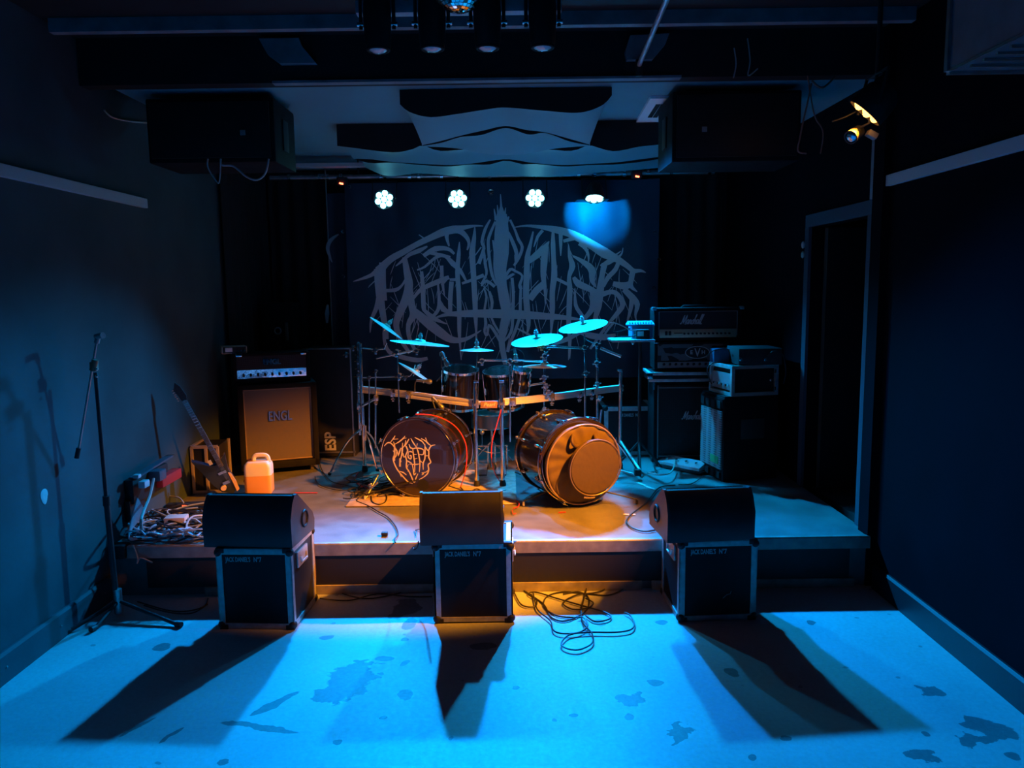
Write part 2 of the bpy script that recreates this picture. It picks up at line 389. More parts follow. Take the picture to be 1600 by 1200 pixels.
# stage
st = thing('stage_platform', None, None, (0, SY, 0)); tag(st, kind='structure')
MB().box((-.135, (SY + .03 + BY) / 2, S / 2 - .002), (RW - LW, BY - SY - .03, S - .004)).build('deck', STG, st, world=True, smooth=False)
MB().prism([(LW + .1, SY, .245), (LW + .1, SY, S - .006), (LW + .1, SY + .006, S), (LW + .1, SY + .035, S), (LW + .1, SY + .035, .245)], (0, 0, 0), (RW - .03 - LW - .1, 0, 0)).build('edge_trim', mat('scuffed edge metal', (.34, .31, .29), .45, .4, var=.25, scale=12), st, world=True, smooth=False)
MB().box((-.1, SY + .012, .15), (4.3, .012, .19)).build('grille', mesh_mat('black punched steel', (.03, .03, .032), (.002, .002, .002), 70), st, world=True, smooth=False)
WOODK = mat('scuffed pale board', (.34, .3, .25), .5, var=.35, scale=10)
for (a, b) in ((-1.9, -.5), (-.49, .78), (.84, 2.08)):
    MB().box(((a + b) / 2, SY + .004, .03), (b - a, .02, .055)).build('kick_board', WOODK, st, world=True, smooth=False)
MB().box((LW + .06, SY + .02, S - .03), (.1, .09, .09), bev=.02).build('corner_bumper', RUB, st, world=True)
# paint mark on the left wall
p = P(69, 776, X=LW)
tag(MB().grid(lambda u, v: Vector((LW + .002 + .002 * math.sin(PI * v), p.y + .03 * math.cos(2 * PI * u) * v * (1 + .3 * math.sin(6 * u)), p.z + .042 * math.sin(2 * PI * u) * v)), 24, 4).build('wall_patch', mat('pale filler', (.5, .52, .52), .7)), 'small pale filler patch on the blue left wall', 'wall patch')
# drum rug
RUG = mat('pale woven mat', (.55, .43, .33), .85, var=.25, scale=20, bump=.4, bscale=300)
ra = P(540, 792, Z=S); 
tag(MB().box(((ra.x + .02) / 2, ra.y + .52, S + .003), (.02 - ra.x, 1.04, .006), bev=.002).build('drum_mat', RUG), 'flat pale mat under the left kick drum', 'mat')
# stage marking tapes
TAPE = mat('white tape', (.7, .7, .65), .6)
def tape(pts, m, label, w=.018, group=None):
    a, b = [P(*q, Z=S) for q in pts]
    d = (b - a); n = Vector((-d.y, d.x, 0)).normalized() * w / 2
    MB().prism([a + n, b + n, b - n, a - n], (0, 0, .0003), (0, 0, .0015)).build('floor_tape', m, smooth=False, label=label, cat='tape', group=group)
RED_MARK = mat('red marking', (.8, .05, .05), .6)  # flat red strips on the deck
tape(((461, 770), (496, 770)), RED_MARK, 'short red marking strip on the stage right of the plastic canister')
tape(((873, 801), (884, 800)), RED_MARK, 'short red marking dash in front of the padded kick drum')
G = 'white tape dashes on the right of the stage'
tape(((996, 754), (1009, 759)), TAPE, 'white tape dash nearer the kick drum of the two slanting dashes', .025, G)
tape(((1009, 760), (1024, 765)), TAPE, 'white tape dash nearer the right wedge of the two slanting dashes', .025, G)
tape(((974, 804), (983, 804)), TAPE, 'left one of two short white tape dashes near the stage edge', .03, G)
tape(((986, 804), (993, 804)), TAPE, 'right one of two short white tape dashes near the stage edge', .03, G)
tape(((797, 846), (807, 846)), RUB, 'black tape square on the metal stage edge', .02)

# ------------------------------------------------------------------ ceiling things
struct('trim_6', MB().box((-.13, 4.3, CZ - .035), (4.6, .05, .07)), WOODT)
def bracket(name, pts):
    q = [P(u, v, Y=4.56) for (u, v) in pts]
    struct(name, MB().prism(q, (0, 0, 0), (0, .045, 0)), WOODT)
bracket('trim_7', [(404, 60), (466, 59), (470, 70), (493, 98), (437, 99), (418, 85)])
bracket('trim_8', [(985, 55), (1046, 52), (1040, 68), (1020, 92), (980, 93), (977, 80)])
a = P(998, 103, Y=4.55); b = P(1058, -40, Y=3.4)
pipe = thing('ceiling_conduit', 'pale slanting conduit running overhead right of the four hanging spotlights', 'conduit', a)
MB().tube([a, b], .014, 10).build('tube', ALU, pipe, world=True)
MB().cyl(a + Vector((0, -.01, -.06)), a + Vector((0, -.01, .03)), .02).build('end_box', BLK, pipe, world=True)

def sails():
    m = mat('blue light tinted fabric panel', (.14, .32, .36), .6, bump=.05, bscale=15)  # lamp blue mixed into the pale fabric's colour
    dark = mat('black panel edge', (.008, .008, .01), .8)
    rows = [  # (front edge pixels, its distance, back edge pixels, its distance)
        ([(625, 163), (640, 175), (672, 183), (715, 178), (760, 171), (790, 168), (850, 173), (905, 176), (940, 165), (956, 149)], 4.82,
         [(660, 227), (690, 220), (720, 212), (755, 204), (790, 197), (822, 203), (853, 207), (890, 217), (921, 226)], 5.3),
        ([(660, 228), (690, 223), (720, 214), (752, 211), (790, 200), (825, 210), (853, 208), (890, 221), (921, 227)], 5.32,
         [(659, 229), (690, 230), (720, 233), (755, 240), (790, 242), (825, 240), (862, 233), (890, 230), (922, 228)], 5.75),
        ([(527, 228), (560, 232), (590, 236), (620, 238), (645, 233), (660, 227), (675, 233), (692, 236), (722, 234), (790, 232), (860, 234), (888, 236), (905, 233), (921, 227), (945, 234), (965, 236), (1000, 229), (1043, 225)], 5.77,
         [(552, 248), (580, 249), (612, 253), (660, 256), (700, 258), (735, 256), (790, 249), (835, 255), (880, 258), (921, 256), (960, 254), (1000, 249), (1040, 244)], 6.25),
        ([(555, 249), (580, 255), (612, 254), (660, 258), (700, 260), (735, 257), (765, 257), (790, 251), (818, 257), (835, 256), (880, 260), (921, 258), (960, 257), (1000, 253), (1038, 247)], 6.27,
         [(572, 262), (605, 275), (650, 271), (690, 273), (720, 276), (760, 276), (790, 274), (830, 276), (870, 276), (921, 271), (960, 268), (1000, 265), (1030, 262)], 6.85)]
    t = thing('acoustic_sail', 'scalloped pale fabric acoustic sail panels under the stage ceiling', 'acoustic panel', P(790, 170, Y=4.82))
    def along(pts, q):
        n = len(pts); q = q * (n - 1); a = min(int(q), n - 2); f = q - a
        p0 = pts[max(a - 1, 0)]; p1 = pts[a]; p2 = pts[a + 1]; p3 = pts[min(a + 2, n - 1)]
        return .5 * ((2 * p1) + (p2 - p0) * f + (2 * p0 - 5 * p1 + 4 * p2 - p3) * f * f + (3 * p1 - p0 - 3 * p2 + p3) * f ** 3)
    def resample(px, Y, n=49):
        "points evenly spaced in x"
        dense = [along([P(u, v, Y=Y) for u, v in px], k / 400) for k in range(401)]
        x0, x1 = dense[0].x, dense[-1].x; out = []
        for k in range(n):
            x = x0 + (x1 - x0) * k / (n - 1); out.append(min(dense, key=lambda p: abs(p.x - x)))
        return out
    for (fp, y0, bp_, y1) in rows:
        fr = resample(fp, y0); bk = resample(bp_, y1)
        def fn(i, j): 
            a = fr[round(i * 48)]; c = bk[round(i * 48)]; p = a.lerp(c, j); return Vector((p.x, p.y, p.z + .035 * math.sin(PI * j)))
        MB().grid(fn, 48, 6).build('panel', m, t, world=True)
        MB().grid(lambda i, j: Vector((fr[round(i * 48)].x, y0, fr[round(i * 48)].z + (SZ - .005 - fr[round(i * 48)].z) * j)), 48, 1).build('panel_fascia', dark, t, world=True)
    return t
sails()
# stage-ceiling vent
vt = thing('ceiling_vent', 'pale square ceiling vent with two dark slots beside the right loudspeaker', 'vent', (0, 0, 0))
q = [P(993, 189, Z=SZ), P(1016, 149, Z=SZ), P(1062, 149, Z=SZ), P(1048, 189, Z=SZ)]
vt.location = q[0]; WM[vt.name] = Matrix.Translation(q[0])
MB().prism(q, (0, 0, -.02), (0, 0, -.001)).build('frame', mat('white vent paint', (.9, .95, .95), .5), vt, world=True, smooth=False)
for (u0, u1) in ((1012, 1025), (1020, 1033), (1034, 1045)):
    a = P(u0, 183, Z=SZ - .02); b = P(u1, 163, Z=SZ - .02)
    MB().prism([a, b, b + Vector((.03, 0, 0)), a + Vector((.03, 0, 0))], (0, 0, -.004), (0, 0, 0)).build('slot', BACKB, vt, world=True, smooth=False)
# pale boards at the back of the stage ceiling
for nm, u0, u1, v in (('trim_9', 440, 690, 258), ('trim_10', 1008, 1142, 252)):
    a = P(u0, v, Y=7.1); b = P(u1, v, Y=7.1)
    struct(nm, MB().box(((a.x + b.x) / 2, 7.1, (a.z + b.z) / 2), (b.x - a.x, .1, .03)), mat('lilac white board', (.5, .48, .5), .6))

# hanging spotlights over the floor
tb = thing('lighting_bar', 'pale flat lighting bar near the ceiling carrying four black spotlights', 'lighting bar', P(716, 15, Y=3.3))
a = P(557, 14, Y=3.3); b = P(877, 12, Y=3.3)
MB().box(((a.x + b.x) / 2, 3.3, a.z), (b.x - a.x, .05, .05), bev=.003).build('bar', mat('pale blue rail', (.4, .48, .52), .5), tb, world=True)
for x in (a.x + .15, b.x - .15):
    MB().cyl((x, 3.3, a.z), (x, 3.3, CZ), .01).build('hanger', BLK, tb, world=True)
LN = mat('glass lens', (.5, .55, .6), .08, spec=1, coat=1)
names = ['leftmost of the four black spotlights hanging near the ceiling', 'second from the left of the four black hanging spotlights', 'third from the left of the four black hanging spotlights', 'rightmost of the four black spotlights hanging near the ceiling']
proto = None
for k, (u, v) in enumerate(((591, 79), (676, 77), (762, 76), (848, 75))):
    p = P(u, v, Y=3.22)
    if proto is None:
        proto = thing('hanging_spotlight', names[0], 'spotlight', p, group='black spotlights on the ceiling bar')
        MB().lathe([(.036, 0), (.047, .0), (.052, .03), (.056, .14), (.05, .22), (.02, .24), (0, .24)], n=24).build('housing', BLK, proto)
        MB().lathe([(0, -.012), (.02, -.009), (.034, .0), (.034, .01)], n=24).build('lens', LN, proto)
        MB().torus((0, 0, .004), .042, .007, n=24).build('front_ring', TOLEX, proto)
        y = MB(); y.tube([(-.066, 0, .08), (-.066, .0, .27), (.066, .0, .27), (.066, 0, .08)], .008, 6); y.cyl((0, 0, .27), (0, .08, .27), .018)
        y.build('yoke', BLK, proto)
        for sx in (-1, 1): MB().cyl((sx * .056, 0, .1), (sx * .08, 0, .1), .009).build('knob', CHROME, proto)
    else: dup(proto, p, label=names[k])
# mirror ball
p = P(716, -28, Y=2.95)
mbp = thing('mirror_ball', 'mirror ball hanging above the middle of the four spotlights', 'mirror ball', p)
r = .105; n1, n2 = 22, 44; bl = MB()
for i in range(n1):
    t0 = PI * (i + .08) / n1; t1 = PI * (i + .92) / n1; nn = max(6, int(n2 * math.sin((t0 + t1) / 2)))
    for k in range(nn):
        f0 = 2 * PI * (k + .06) / nn; f1 = 2 * PI * (k + .94) / nn
        bl.add([Vector((r * math.sin(t) * math.cos(f), r * math.sin(t) * math.sin(f), r * math.cos(t))) for (t, f) in ((t0, f0), (t0, f1), (t1, f1), (t1, f0))], [(0, 1, 2, 3)])
bl.build('mirror_tile', mat('mirror', (.9, .9, .9), .03, 1.0), mbp, smooth=False)
MB().ball((0, 0, 0), r - .003, n=24).build('core', BLK, mbp)
MB().cyl((0, 0, r - .01), (0, 0, CZ - p.z), .006).build('cord', BLK, mbp)
# air duct on the right
c = P(1481, 112, Y=3.2)
du = thing('air_conditioner', 'metal framed air unit high on the right wall', 'air conditioner', c)
hx = RW - c.x - .005; hh = .3; L_ = 2.2
MB().box((c.x + hx / 2, 3.2 - L_ / 2, c.z + hh / 2), (hx, L_, hh)).build('casing', mat('blue grey casing', (.16, .18, .2), .5, var=.2), du, world=True, smooth=False)
fr = MB(); e = .022
for (dx, dz_) in ((0, 0), (0, hh)): fr.box((c.x + dx, 3.2 - L_ / 2, c.z + dz_), (e * .4, L_, e * .4))
for dz_ in (0, hh): fr.box((c.x + hx / 2, 3.2, c.z + dz_), (hx, e, e))
fr.box((c.x, 3.2, c.z + hh / 2), (e, e, hh)); fr.build('frame', DULL, du, world=True, smooth=False)
sl = MB()
for k in range(26): sl.box((c.x + hx / 2, 3.1 - k * .08, c.z - .006), (hx * .85, .012, .01))
sl.build('slat', DULL, du, world=True, smooth=False)
# loudspeakers hung either side of the stage opening
def pa(name, x0, x1, z0, z1, y0, y1, label, side):
    t = thing(name, label, 'loudspeaker', ((x0 + x1) / 2, y0, z0))
    MB().box(((x0 + x1) / 2, (y0 + y1) / 2 + .01, (z0 + z1) / 2), (x1 - x0, y1 - y0 - .02, z1 - z0), bev=.012).build('cabinet', TOLEX, t, world=True)
    MB().box(((x0 + x1) / 2, y0 + .004, (z0 + z1) / 2), (x1 - x0 - .05, .012, z1 - z0 - .05), bev=.004).build('grille', mesh_mat('black speaker steel', (.02, .02, .022), (.004, .004, .004), 130), t, world=True)
    MB().box(((x0 + x1) / 2 + side * .2, y0 - .004, (z0 + z1) / 2 - .02), (.03, .006, .03)).build('badge', GREY, t, world=True)
    h = MB(); X = x1 + .003 if side > 0 else x0 - .003
    h.box((X, (y0 + y1) / 2, (z0 + z1) / 2), (.012, .11, .19), bev=.004); h.build('handle', RUB, t, world=True)
    hg = MB()
    for xx in (x0 + .1, x1 - .1): hg.cyl((xx, (y0 + y1) / 2, z1 - .01), (xx, (y0 + y1) / 2, SZ), .012)
    hg.build('bracket', BLK, t, world=True)
    return t
a = P(222, 130, Y=4.78); b = P(430, 252, Y=4.78)
pa('hung_loudspeaker', a.x, b.x, b.z, SZ - .04, 4.78, 5.25, 'large black loudspeaker hung at the top left of the stage opening', 1)
a = P(1052, 130, Y=4.78); b = P(1252, 250, Y=4.78)
pa('hung_loudspeaker', a.x, b.x, b.z, SZ - .04, 4.78, 5.25, 'large black loudspeaker hung at the top right of the stage opening', -1)
# ------------------------------------------------------------------ lamp bar, pars
CABM = mat('black cable', (.02, .02, .022), .45)
CABG = mat('pale grey cable', (.45, .43, .42), .5)
tbz = P(800, 273, Y=PAR_Y).z
a = P(422, 279, Y=PAR_Y); b = P(1116, 269, Y=PAR_Y)
bar = thing('stage_lighting_pipe', 'long horizontal steel pipe above the banner carrying the stage lamps', 'pipe', (0, PAR_Y, tbz))
MB().cyl((a.x, PAR_Y, tbz), (b.x, PAR_Y, tbz), .022, n=20).build('pipe', DULL, bar, world=True)
for u in (452, 500, 505, 512, 533, 596, 640, 655, 690, 715, 765, 836, 876, 904, 929, 975, 990, 1012, 1048, 1108):
    x = P(u, 273, Y=PAR_Y).x; cl = MB(); cl.cyl((x - .014, PAR_Y, tbz), (x + .014, PAR_Y, tbz), .031, n=12); cl.cyl((x, PAR_Y, tbz), (x, PAR_Y - .045, tbz + .012), .006, n=6); cl.build('clamp', CHROME, bar, world=True)
hg = MB()
for u in (560, 790, 1020):
    x = P(u, 273, Y=PAR_Y).x; hg.cyl((x, PAR_Y, tbz), (x, PAR_Y, SZ), .008)
hg.build('hanger', BLK, bar, world=True)
LENS = mat('lit cyan lens', (.5, 1, 1), .3, emit=(.2, .85, 1.0), est=9)
plab = ['leftmost lit blue lamp of the four on the stage pipe', 'second lit blue lamp from the left on the stage pipe', 'third lit blue lamp from the left on the stage pipe', 'rightmost lit blue lamp on the stage pipe, tipped down over the banner']
aimv = [(-.3, 1.5, .5), (-.25, 1.5, .6), (.2, 1.5, .6), (.62, 6.4, .5)]
spin = [.35, .1, -.05, .3]
for k, ((uv, colr, wt, aim, deg, bl)) in enumerate(PAR_SPOTS):
    p = P(*uv, Y=PAR_Y - .12)
    d = (Vector(aimv[k]) - p).normalized(); q = d.to_track_quat('Z', 'Y').to_matrix() @ Matrix.Rotation(spin[k], 3, 'Z')
    t = thing('par_lamp', plab[k], 'stage lamp', p, rot=q, group='lit blue stage lamps')
    MB().lathe([(.0, -.15), (.05, -.15), (.075, -.1), (.092, -.03), (.095, .0), (.085, .0), (.085, -.02), (0, -.02)], n=28).build('can', BLK, t)
    for i in range(7):
        x, y = (0, 0) if i == 6 else (.058 * math.cos(i * PI / 3), .058 * math.sin(i * PI / 3))
        MB().lathe([(.0255, -.018), (.0255, -.004), (.017, .003), (0, .006)], (x, y, 0), n=14).build('lens', LENS, t)
    yk = MB(); yk.tube([Vector((p.x - .11, p.y, p.z)), Vector((p.x - .11, p.y + .08, tbz - .05)), Vector((p.x + .11, p.y + .08, tbz - .05)), Vector((p.x + .11, p.y, p.z))], .007, 6)
    yk.cyl((p.x, p.y + .08, tbz - .05), (p.x, PAR_Y, tbz), .012); yk.build('yoke', BLK, t, world=True)
    spot('par_light', p + d * .02, aim, colr, wt, deg, bl, .05, t)
    if k == 0: spot('par_fill', p + d * .03, (-.6, 5.95, .9), (.0, .5, 1.0), 130, 92, 1.0, .05, t)  # added spot that brightens the left cymbals
    if k == 2: spot('par_fill', p + d * .03, (-2.3, 3.9, .0), (.0, .38, 1.0), 800, 50, 1.0, .05, t)   # added spot that brightens the left wall
    if k == 3:   # added spot for the banner's blue patch, its top cut by an added plate
        s0 = p + Vector((.0, .13, -.015)); MB().box(p + Vector((0, .23, .012)), (.3, .24, .003)).build('light_cutoff_plate', BLK, t, world=True, smooth=False); spot('banner_fill', s0, s0 + Vector((.02, .2, -.03)), (.0, .34, 1.0), 60, 92, .35, .01, t)
# tiny red standby lamps
RL = mat('red indicator', (1, .1, .05), .4, emit=(1, .12, .05), est=9)
for (uv, lb) in (((533, 286), 'small lamp box with a red indicator at the left end of the stage pipe'), ((996, 275), 'small lamp box with a red indicator at the right end of the stage pipe')):
    p = P(*uv, Y=PAR_Y - .1)
    t = thing('indicator_box', lb, 'lamp box', p)
    MB().box((0, .05, .02), (.09, .08, .07), bev=.006).build('case', BLK, t)
    MB().box((0, .004, -.004), (.035, .014, .014), rot=Matrix.Rotation(.2, 3, 'Y'), bev=.003).build('indicator_light', RL, t)
    MB().cyl((0, .06, .05), (0, .1, tbz - p.z), .01).build('clamp', BLK, t)
# round grommet bolt on the pipe middle
# ------------------------------------------------------------------ banner
BNY = 7.6
def by(x, z): return BNY + .018 * math.sin(5.2 * x + .9 * z) + .012 * math.sin(11 * x - 2 * z + 1) + .006 * math.sin(23 * x + 3 * z)
BAN = mat('black banner cloth', (.03, .05, .085), .62, var=.15, scale=3, bump=.1, bscale=20)
bl_ = P(538, 300, Y=BNY).x; br_ = P(1030, 300, Y=BNY).x; bt = P(780, 283, Y=BNY).z; bb = .95
bn = thing('banner', 'large black cloth banner with a grey spiky band logo behind the drum kit', 'banner', ((bl_ + br_) / 2, BNY, bb))
MB().grid(lambda i, j: Vector((bl_ + (br_ - bl_) * i, by(bl_ + (br_ - bl_) * i, bb + (bt - bb) * j), bb + (bt - bb) * j)), 110, 50).build('cloth', BAN, bn, world=True)
LOGO = """592,416,1 594,424,5|552,440,1 570,434,4 581,429,5 592,421,10|590,423,11 610,405,9 630,394,8 650,383,7 672,372,8 692,363,10 708,358,9 724,356,6 742,353,3 755,353,1
589,420,9 591,445,10 594,470,10 598,492,8 602,515,7 604,530,5|594,455,9 588,480,6 580,500,4 578,520,1|597,410,9 597,440,9 599,470,9
602,505,6 600,530,4 608,550,5 628,558,6 652,563,6 668,560,4|632,402,6 636,425,9 639,445,11 634,468,11 624,490,10 619,508,8 626,530,6 640,552,4|640,450,8 643,475,9 646,492,10 638,508,6 640,530,5 650,550,4
598,454,4 618,453,5 628,446,3 634,436,3|668,385,2 655,392,6 640,398,5 628,408,4 618,416,1|643,470,3 655,455,5 668,447,6 685,440,7 702,433,5|659,424,4 661,450,6 662,480,6 664,486,4
642,480,5 655,493,11 672,507,13 690,521,12 705,530,9 722,531,6 736,526,4 752,516,1|662,484,4 676,496,7 690,503,3 699,506,1|684,440,2 686,463,4 685,483,5 676,495,4|688,470,2 693,483,8 703,487,3
690,415,5 692,445,4 695,463,1|662,400,5 680,389,7 700,389,5 710,397,3|652,422,2 664,417,3 680,403,4 695,400,4 708,412,7 720,424,5 730,442,2|700,361,7 698,370,5 702,385,2
700,362,8 716,360,8 728,369,6 733,380,4 730,391,2|718,378,1 717,397,5 715,425,6 717,455,6 718,485,6 718,515,5 719,535,3 721,562,1|742,354,1 741,372,5 738,395,8 740,430,7 742,465,7 743,492,6 744,515,3 744,542,1
703,437,3 716,437,4|706,440,6 704,465,6 704,490,5|722,443,3 736,438,4 756,430,5|682,496,2 700,491,5 728,490,9 760,490,11 800,491,12 850,494,9 882,496,6 906,499,2
782,303,1 783,322,3 784,338,12|784,334,13 784,365,19 783,395,20 781,420,17 784,445,13 788,468,14 791,490,12 787,512,11 784,535,8 788,560,7 793,588,2|772,326,1 775,344,4|777,320,1 779,340,4|790,324,1 788,342,4|795,338,2 790,352,5
766,343,2 758,358,4 753,378,4 756,388,4 748,412,5|774,346,3 764,370,4 763,384,4 765,408,4 769,430,4 776,446,2|756,390,2 758,412,4 760,428,3 752,444,3|752,447,2 760,439,4 773,448,4|770,375,2 773,395,3 776,420,3
756,450,2 760,464,3 757,485,3 759,505,4 757,518,3 761,524,3 764,508,4 774,520,4 786,542,4|765,455,2 769,472,4 767,492,3 773,508,3 782,522,3|797,343,3 805,360,3 810,374,4 816,386,4 811,402,4 803,415,3|794,362,3 801,378,5 807,395,5 806,412,3
788,436,3 797,421,4 806,424,3 816,431,3 812,446,4 815,452,4|814,446,3 813,470,4 813,488,4|786,440,2 796,432,4 803,428,3|800,434,4 802,460,4 801,500,4 798,520,4 787,534,2|812,496,4 805,517,4 797,536,4 793,550,4
803,355,1 822,353,3 845,355,5 868,359,9 888,364,10 905,372,11 925,383,12 945,395,14 965,405,9 980,415,7 990,423,6 1001,423,4 1009,426,1|966,402,4 972,396,2 974,387,1|960,400,3 971,392,1
833,362,2 829,380,4 824,402,7 823,430,8 822,460,8 824,488,8 826,508,5 823,524,1|824,410,6 838,399,9 850,388,8 858,377,1|852,385,8 850,410,9 849,432,7 852,455,4 852,476,1|851,443,9 838,454,9 828,468,8|848,360,4 840,370,4 834,386,1
864,360,3 864,382,6 865,405,6 866,430,8 863,455,7 863,482,7 862,506,4 861,524,1|876,362,6 876,382,4 876,400,1|880,377,4 895,373,5 912,370,5|888,382,1 890,400,5 894,416,8 889,432,5 890,452,7 889,480,7 888,506,6 889,530,3 888,562,1
866,434,4 880,441,4 892,447,4|895,400,2 910,409,6 924,421,10 925,438,7 931,449,1|896,433,4 903,443,9 920,451,8 938,460,6|926,453,9 926,478,8 918,492,6 900,508,4 885,516,4|904,381,4 914,388,5 919,400,3 919,411,1
898,450,1 899,476,5 907,490,5 917,502,3|945,412,8 941,430,7 938,452,10 935,478,9 929,500,5|938,415,2 950,410,7 964,402,6|968,406,5 962,421,6 950,434,6 943,448,4|936,462,7 955,456,6 966,461,6 973,476,7 965,489,6 954,502,4 940,520,4 922,545,3
958,443,6 976,447,10 987,442,7|989,424,7 987,435,7 986,447,6 996,456,1|975,452,7 988,465,9 996,476,7 993,492,3 995,502,1|988,468,7 985,485,5 980,502,2|905,520,2 922,524,8 945,527,8 962,523,3|858,542,1 885,530,6 906,519,5
960,503,3 950,515,3 935,537,1|890,528,5 890,560,1|808,513,2 828,524,3 836,530,1|655,367,1 665,374,2|700,436,1 690,446,3|742,400,1 752,386,2|672,395,4 690,399,5 704,402,3"""
lg = MB()
def onban(u, v, th):
    p = P(u, v, Y=BNY); return Vector((p.x, by(p.x, p.z) - .004 - th, p.z))
for row in LOGO.replace('\n', '|').split('|'):
    q = [tuple(float(c) for c in s.split(',')) for s in row.split()]
    if len(q) > 1: ribbon(lg, [(a, b) for a, b, c in q], [c * 1.2 for a, b, c in q], onban, .0006)
random.seed(11)
for k in range(120):
    u = random.uniform(605, 975); e = math.sqrt(max(0, 1 - ((u - 785) / 215) ** 2)); v = 448 - e * random.uniform(-70, 82)
    an = random.choice((1.2, 1.4, 1.55, 1.75, 1.95, .8, 2.3)); ll = random.uniform(22, 60)
    du_, dv_ = math.cos(an) * ll, math.sin(an) * ll
    ribbon(lg, [(u, v), (u + du_ * .5 + random.uniform(-2, 2), v + dv_ * .5), (u + du_, v + dv_)], [.5, 1.3, .4], onban, .0004)
lg.build('logo', mat('amber light tinted print', (.95, .7, .72), .7), bn, world=True, smooth=False)  # grey print, reddened to carry the amber light in its colour
for (u, v) in ((546, 292), (767, 299), (1023, 362), (1030, 405), (1022, 450), (536, 362), (537, 432), (546, 470)):
    p = onban(u, v, .002); MB().torus(p, .014, .004, (0, 1, 0), 14, 6).build('eyelet', CHROME, bn, world=True)
for x in (bl_ + .05, (bl_ + br_) / 2, br_ - .05): MB().cyl((x, BNY + .02, bt - .02), (x, BNY + .02, SZ), .004, n=6).build('hanging_cord', BLK, bn, world=True)
MB().torus(onban(767, 300, .01), .022, .009, (0, 1, 0), 18, 8).build('large_eyelet', CHROME, bn, world=True)
# second, narrow banner behind on the left
a = P(510, 300, Y=7.75); b = P(549, 300, Y=7.75)
b2 = thing('side_banner', 'narrow dark banner strip with a pale claw shape left of the large banner', 'banner', (a.x, 7.75, .95))
MB().grid(lambda i, j: Vector((a.x + (b.x - a.x) * i, 7.75 + .012 * math.sin(9 * i), .95 + 1.85 * j)), 12, 20).build('cloth', BAN, b2, world=True)
cm_ = MB(); ribbon(cm_, [(529, 366), (517, 375), (512, 387), (515, 400), (519, 410)], [2, 6, 6, 4, 1], lambda u, v, th: P(u, v, Y=7.728 - th), .001)
cm_.build('claw_print', mat('pale claw print', (.4, .43, .47), .7), b2, world=True, smooth=False); cm_ = MB()
ribbon(cm_, [(512, 476), (511, 490), (511, 505)], [3, 7, 3], lambda u, v, th: P(u, v, Y=7.728 - th), .001)
cm_.build('claw_print', mat('pale claw print', (.4, .43, .47), .7), b2, world=True, smooth=False)
MB().cyl((a.x, 7.74, .95), (a.x, 7.74, SZ), .006).build('edge_cord', GREY, b2, world=True)
# curtains
CURT = mat('black drape', (.01, .01, .012), .9, bump=.2, bscale=30)
def drape(x0, y0, x1, y1, name, label):
    L2 = math.hypot(x1 - x0, y1 - y0); nx, ny = -(y1 - y0) / L2, (x1 - x0) / L2
    mb = MB().grid(lambda i, j: Vector((x0 + (x1 - x0) * i + nx * .02 * math.sin(i * L2 * 42), y0 + (y1 - y0) * i + ny * .02 * math.sin(i * L2 * 42), S + .01 + (SZ - S - .03) * j)), int(L2 * 60), 4)
    mb.build(name, CURT, label=label, cat='curtain')
drape(LW + .04, 6.62, LW + .04, 7.84, 'stage_curtain', 'black drape along the left side wall at the back of the stage')
drape(LW + .06, 7.86, a.x - .02, 7.86, 'stage_curtain', 'black drape across the back left of the banner')
drape(br_ + .05, 7.86, RW - .06, 7.86, 'stage_curtain', 'black drape across the back right of the banner')

# ------------------------------------------------------------------ amber fixture on the right
p = P(1356, 172, Y=3.85)
fx = thing('wash_light', 'wall-hung stage wash light glowing amber, high by the doorway', 'stage lamp', p)
dirn = (Vector((-.35, 5.5, .7)) - p).normalized(); q = Vector((-.62, .29, -.72)).normalized().to_track_quat('Z', 'Y').to_matrix()
Mq = Matrix.Translation(p) @ q.to_4x4()
MB().lathe([(0, -.13), (.06, -.13), (.085, -.09), (.095, -.01), (.095, .02), (.088, .02), (.088, 0), (0, 0)], n=24).xf(Mq).build('housing', BLK, fx, world=True)
AM = mat('lit amber lens', (1, .6, .2), .3, emit=(1, .42, .08), est=6)
for i in range(7):
    x, y = (0, 0) if i == 6 else (.056 * math.cos(i * PI / 3), .056 * math.sin(i * PI / 3))
    MB().lathe([(.02, 0), (.02, .012), (.012, .022), (0, .026)], (x, y, 0), n=12).xf(Mq).build('lens', AM, fx, world=True)
yk = MB().tube([p + Vector((0, -.11, 0)), p + Vector((.04, -.11, .17)), p + Vector((.04, .11, .17)), p + Vector((0, .11, 0))], .008, 6)
yk.cyl(p + Vector((.04, 0, .17)), (p.x + .04, p.y, CZ), .012); yk.build('yoke', BLK, fx, world=True)
spot('amber_light', p + dirn * .05, (-.42, 5.25, .3), AMBER, 2000, 47, .6, .06, fx)
p2 = P(1334, 211, Y=3.95)
t = thing('small_spot', 'small chrome fronted spot hanging below the amber wash light', 'stage lamp', p2)
MB().lathe([(0, -.05), (.03, -.05), (.035, .03), (.03, .03), (.03, .02), (0, .02)], axis=(-.6, -.4, -.4), n=18).build('housing', BLK, t)
MB().lathe([(.03, .022), (.02, .03), (0, .032)], axis=(-.6, -.4, -.4), n=18).build('lens', mat('crystal lens', (.5, .7, .9), .05, 1.0, bump=1, bscale=60), t)
MB().tube([(0, 0, .02), (.06, -.03, .05), (p.x + .04 - p2.x, p.y - p2.y, .2 + p.z - p2.z)], .007, 6).build('arm', BLK, t)
MB().box((.09, 0, .0), (.05, .04, .03), rot=Matrix.Rotation(.5, 3, 'Y'), bev=.004).build('tag', GREY, t)
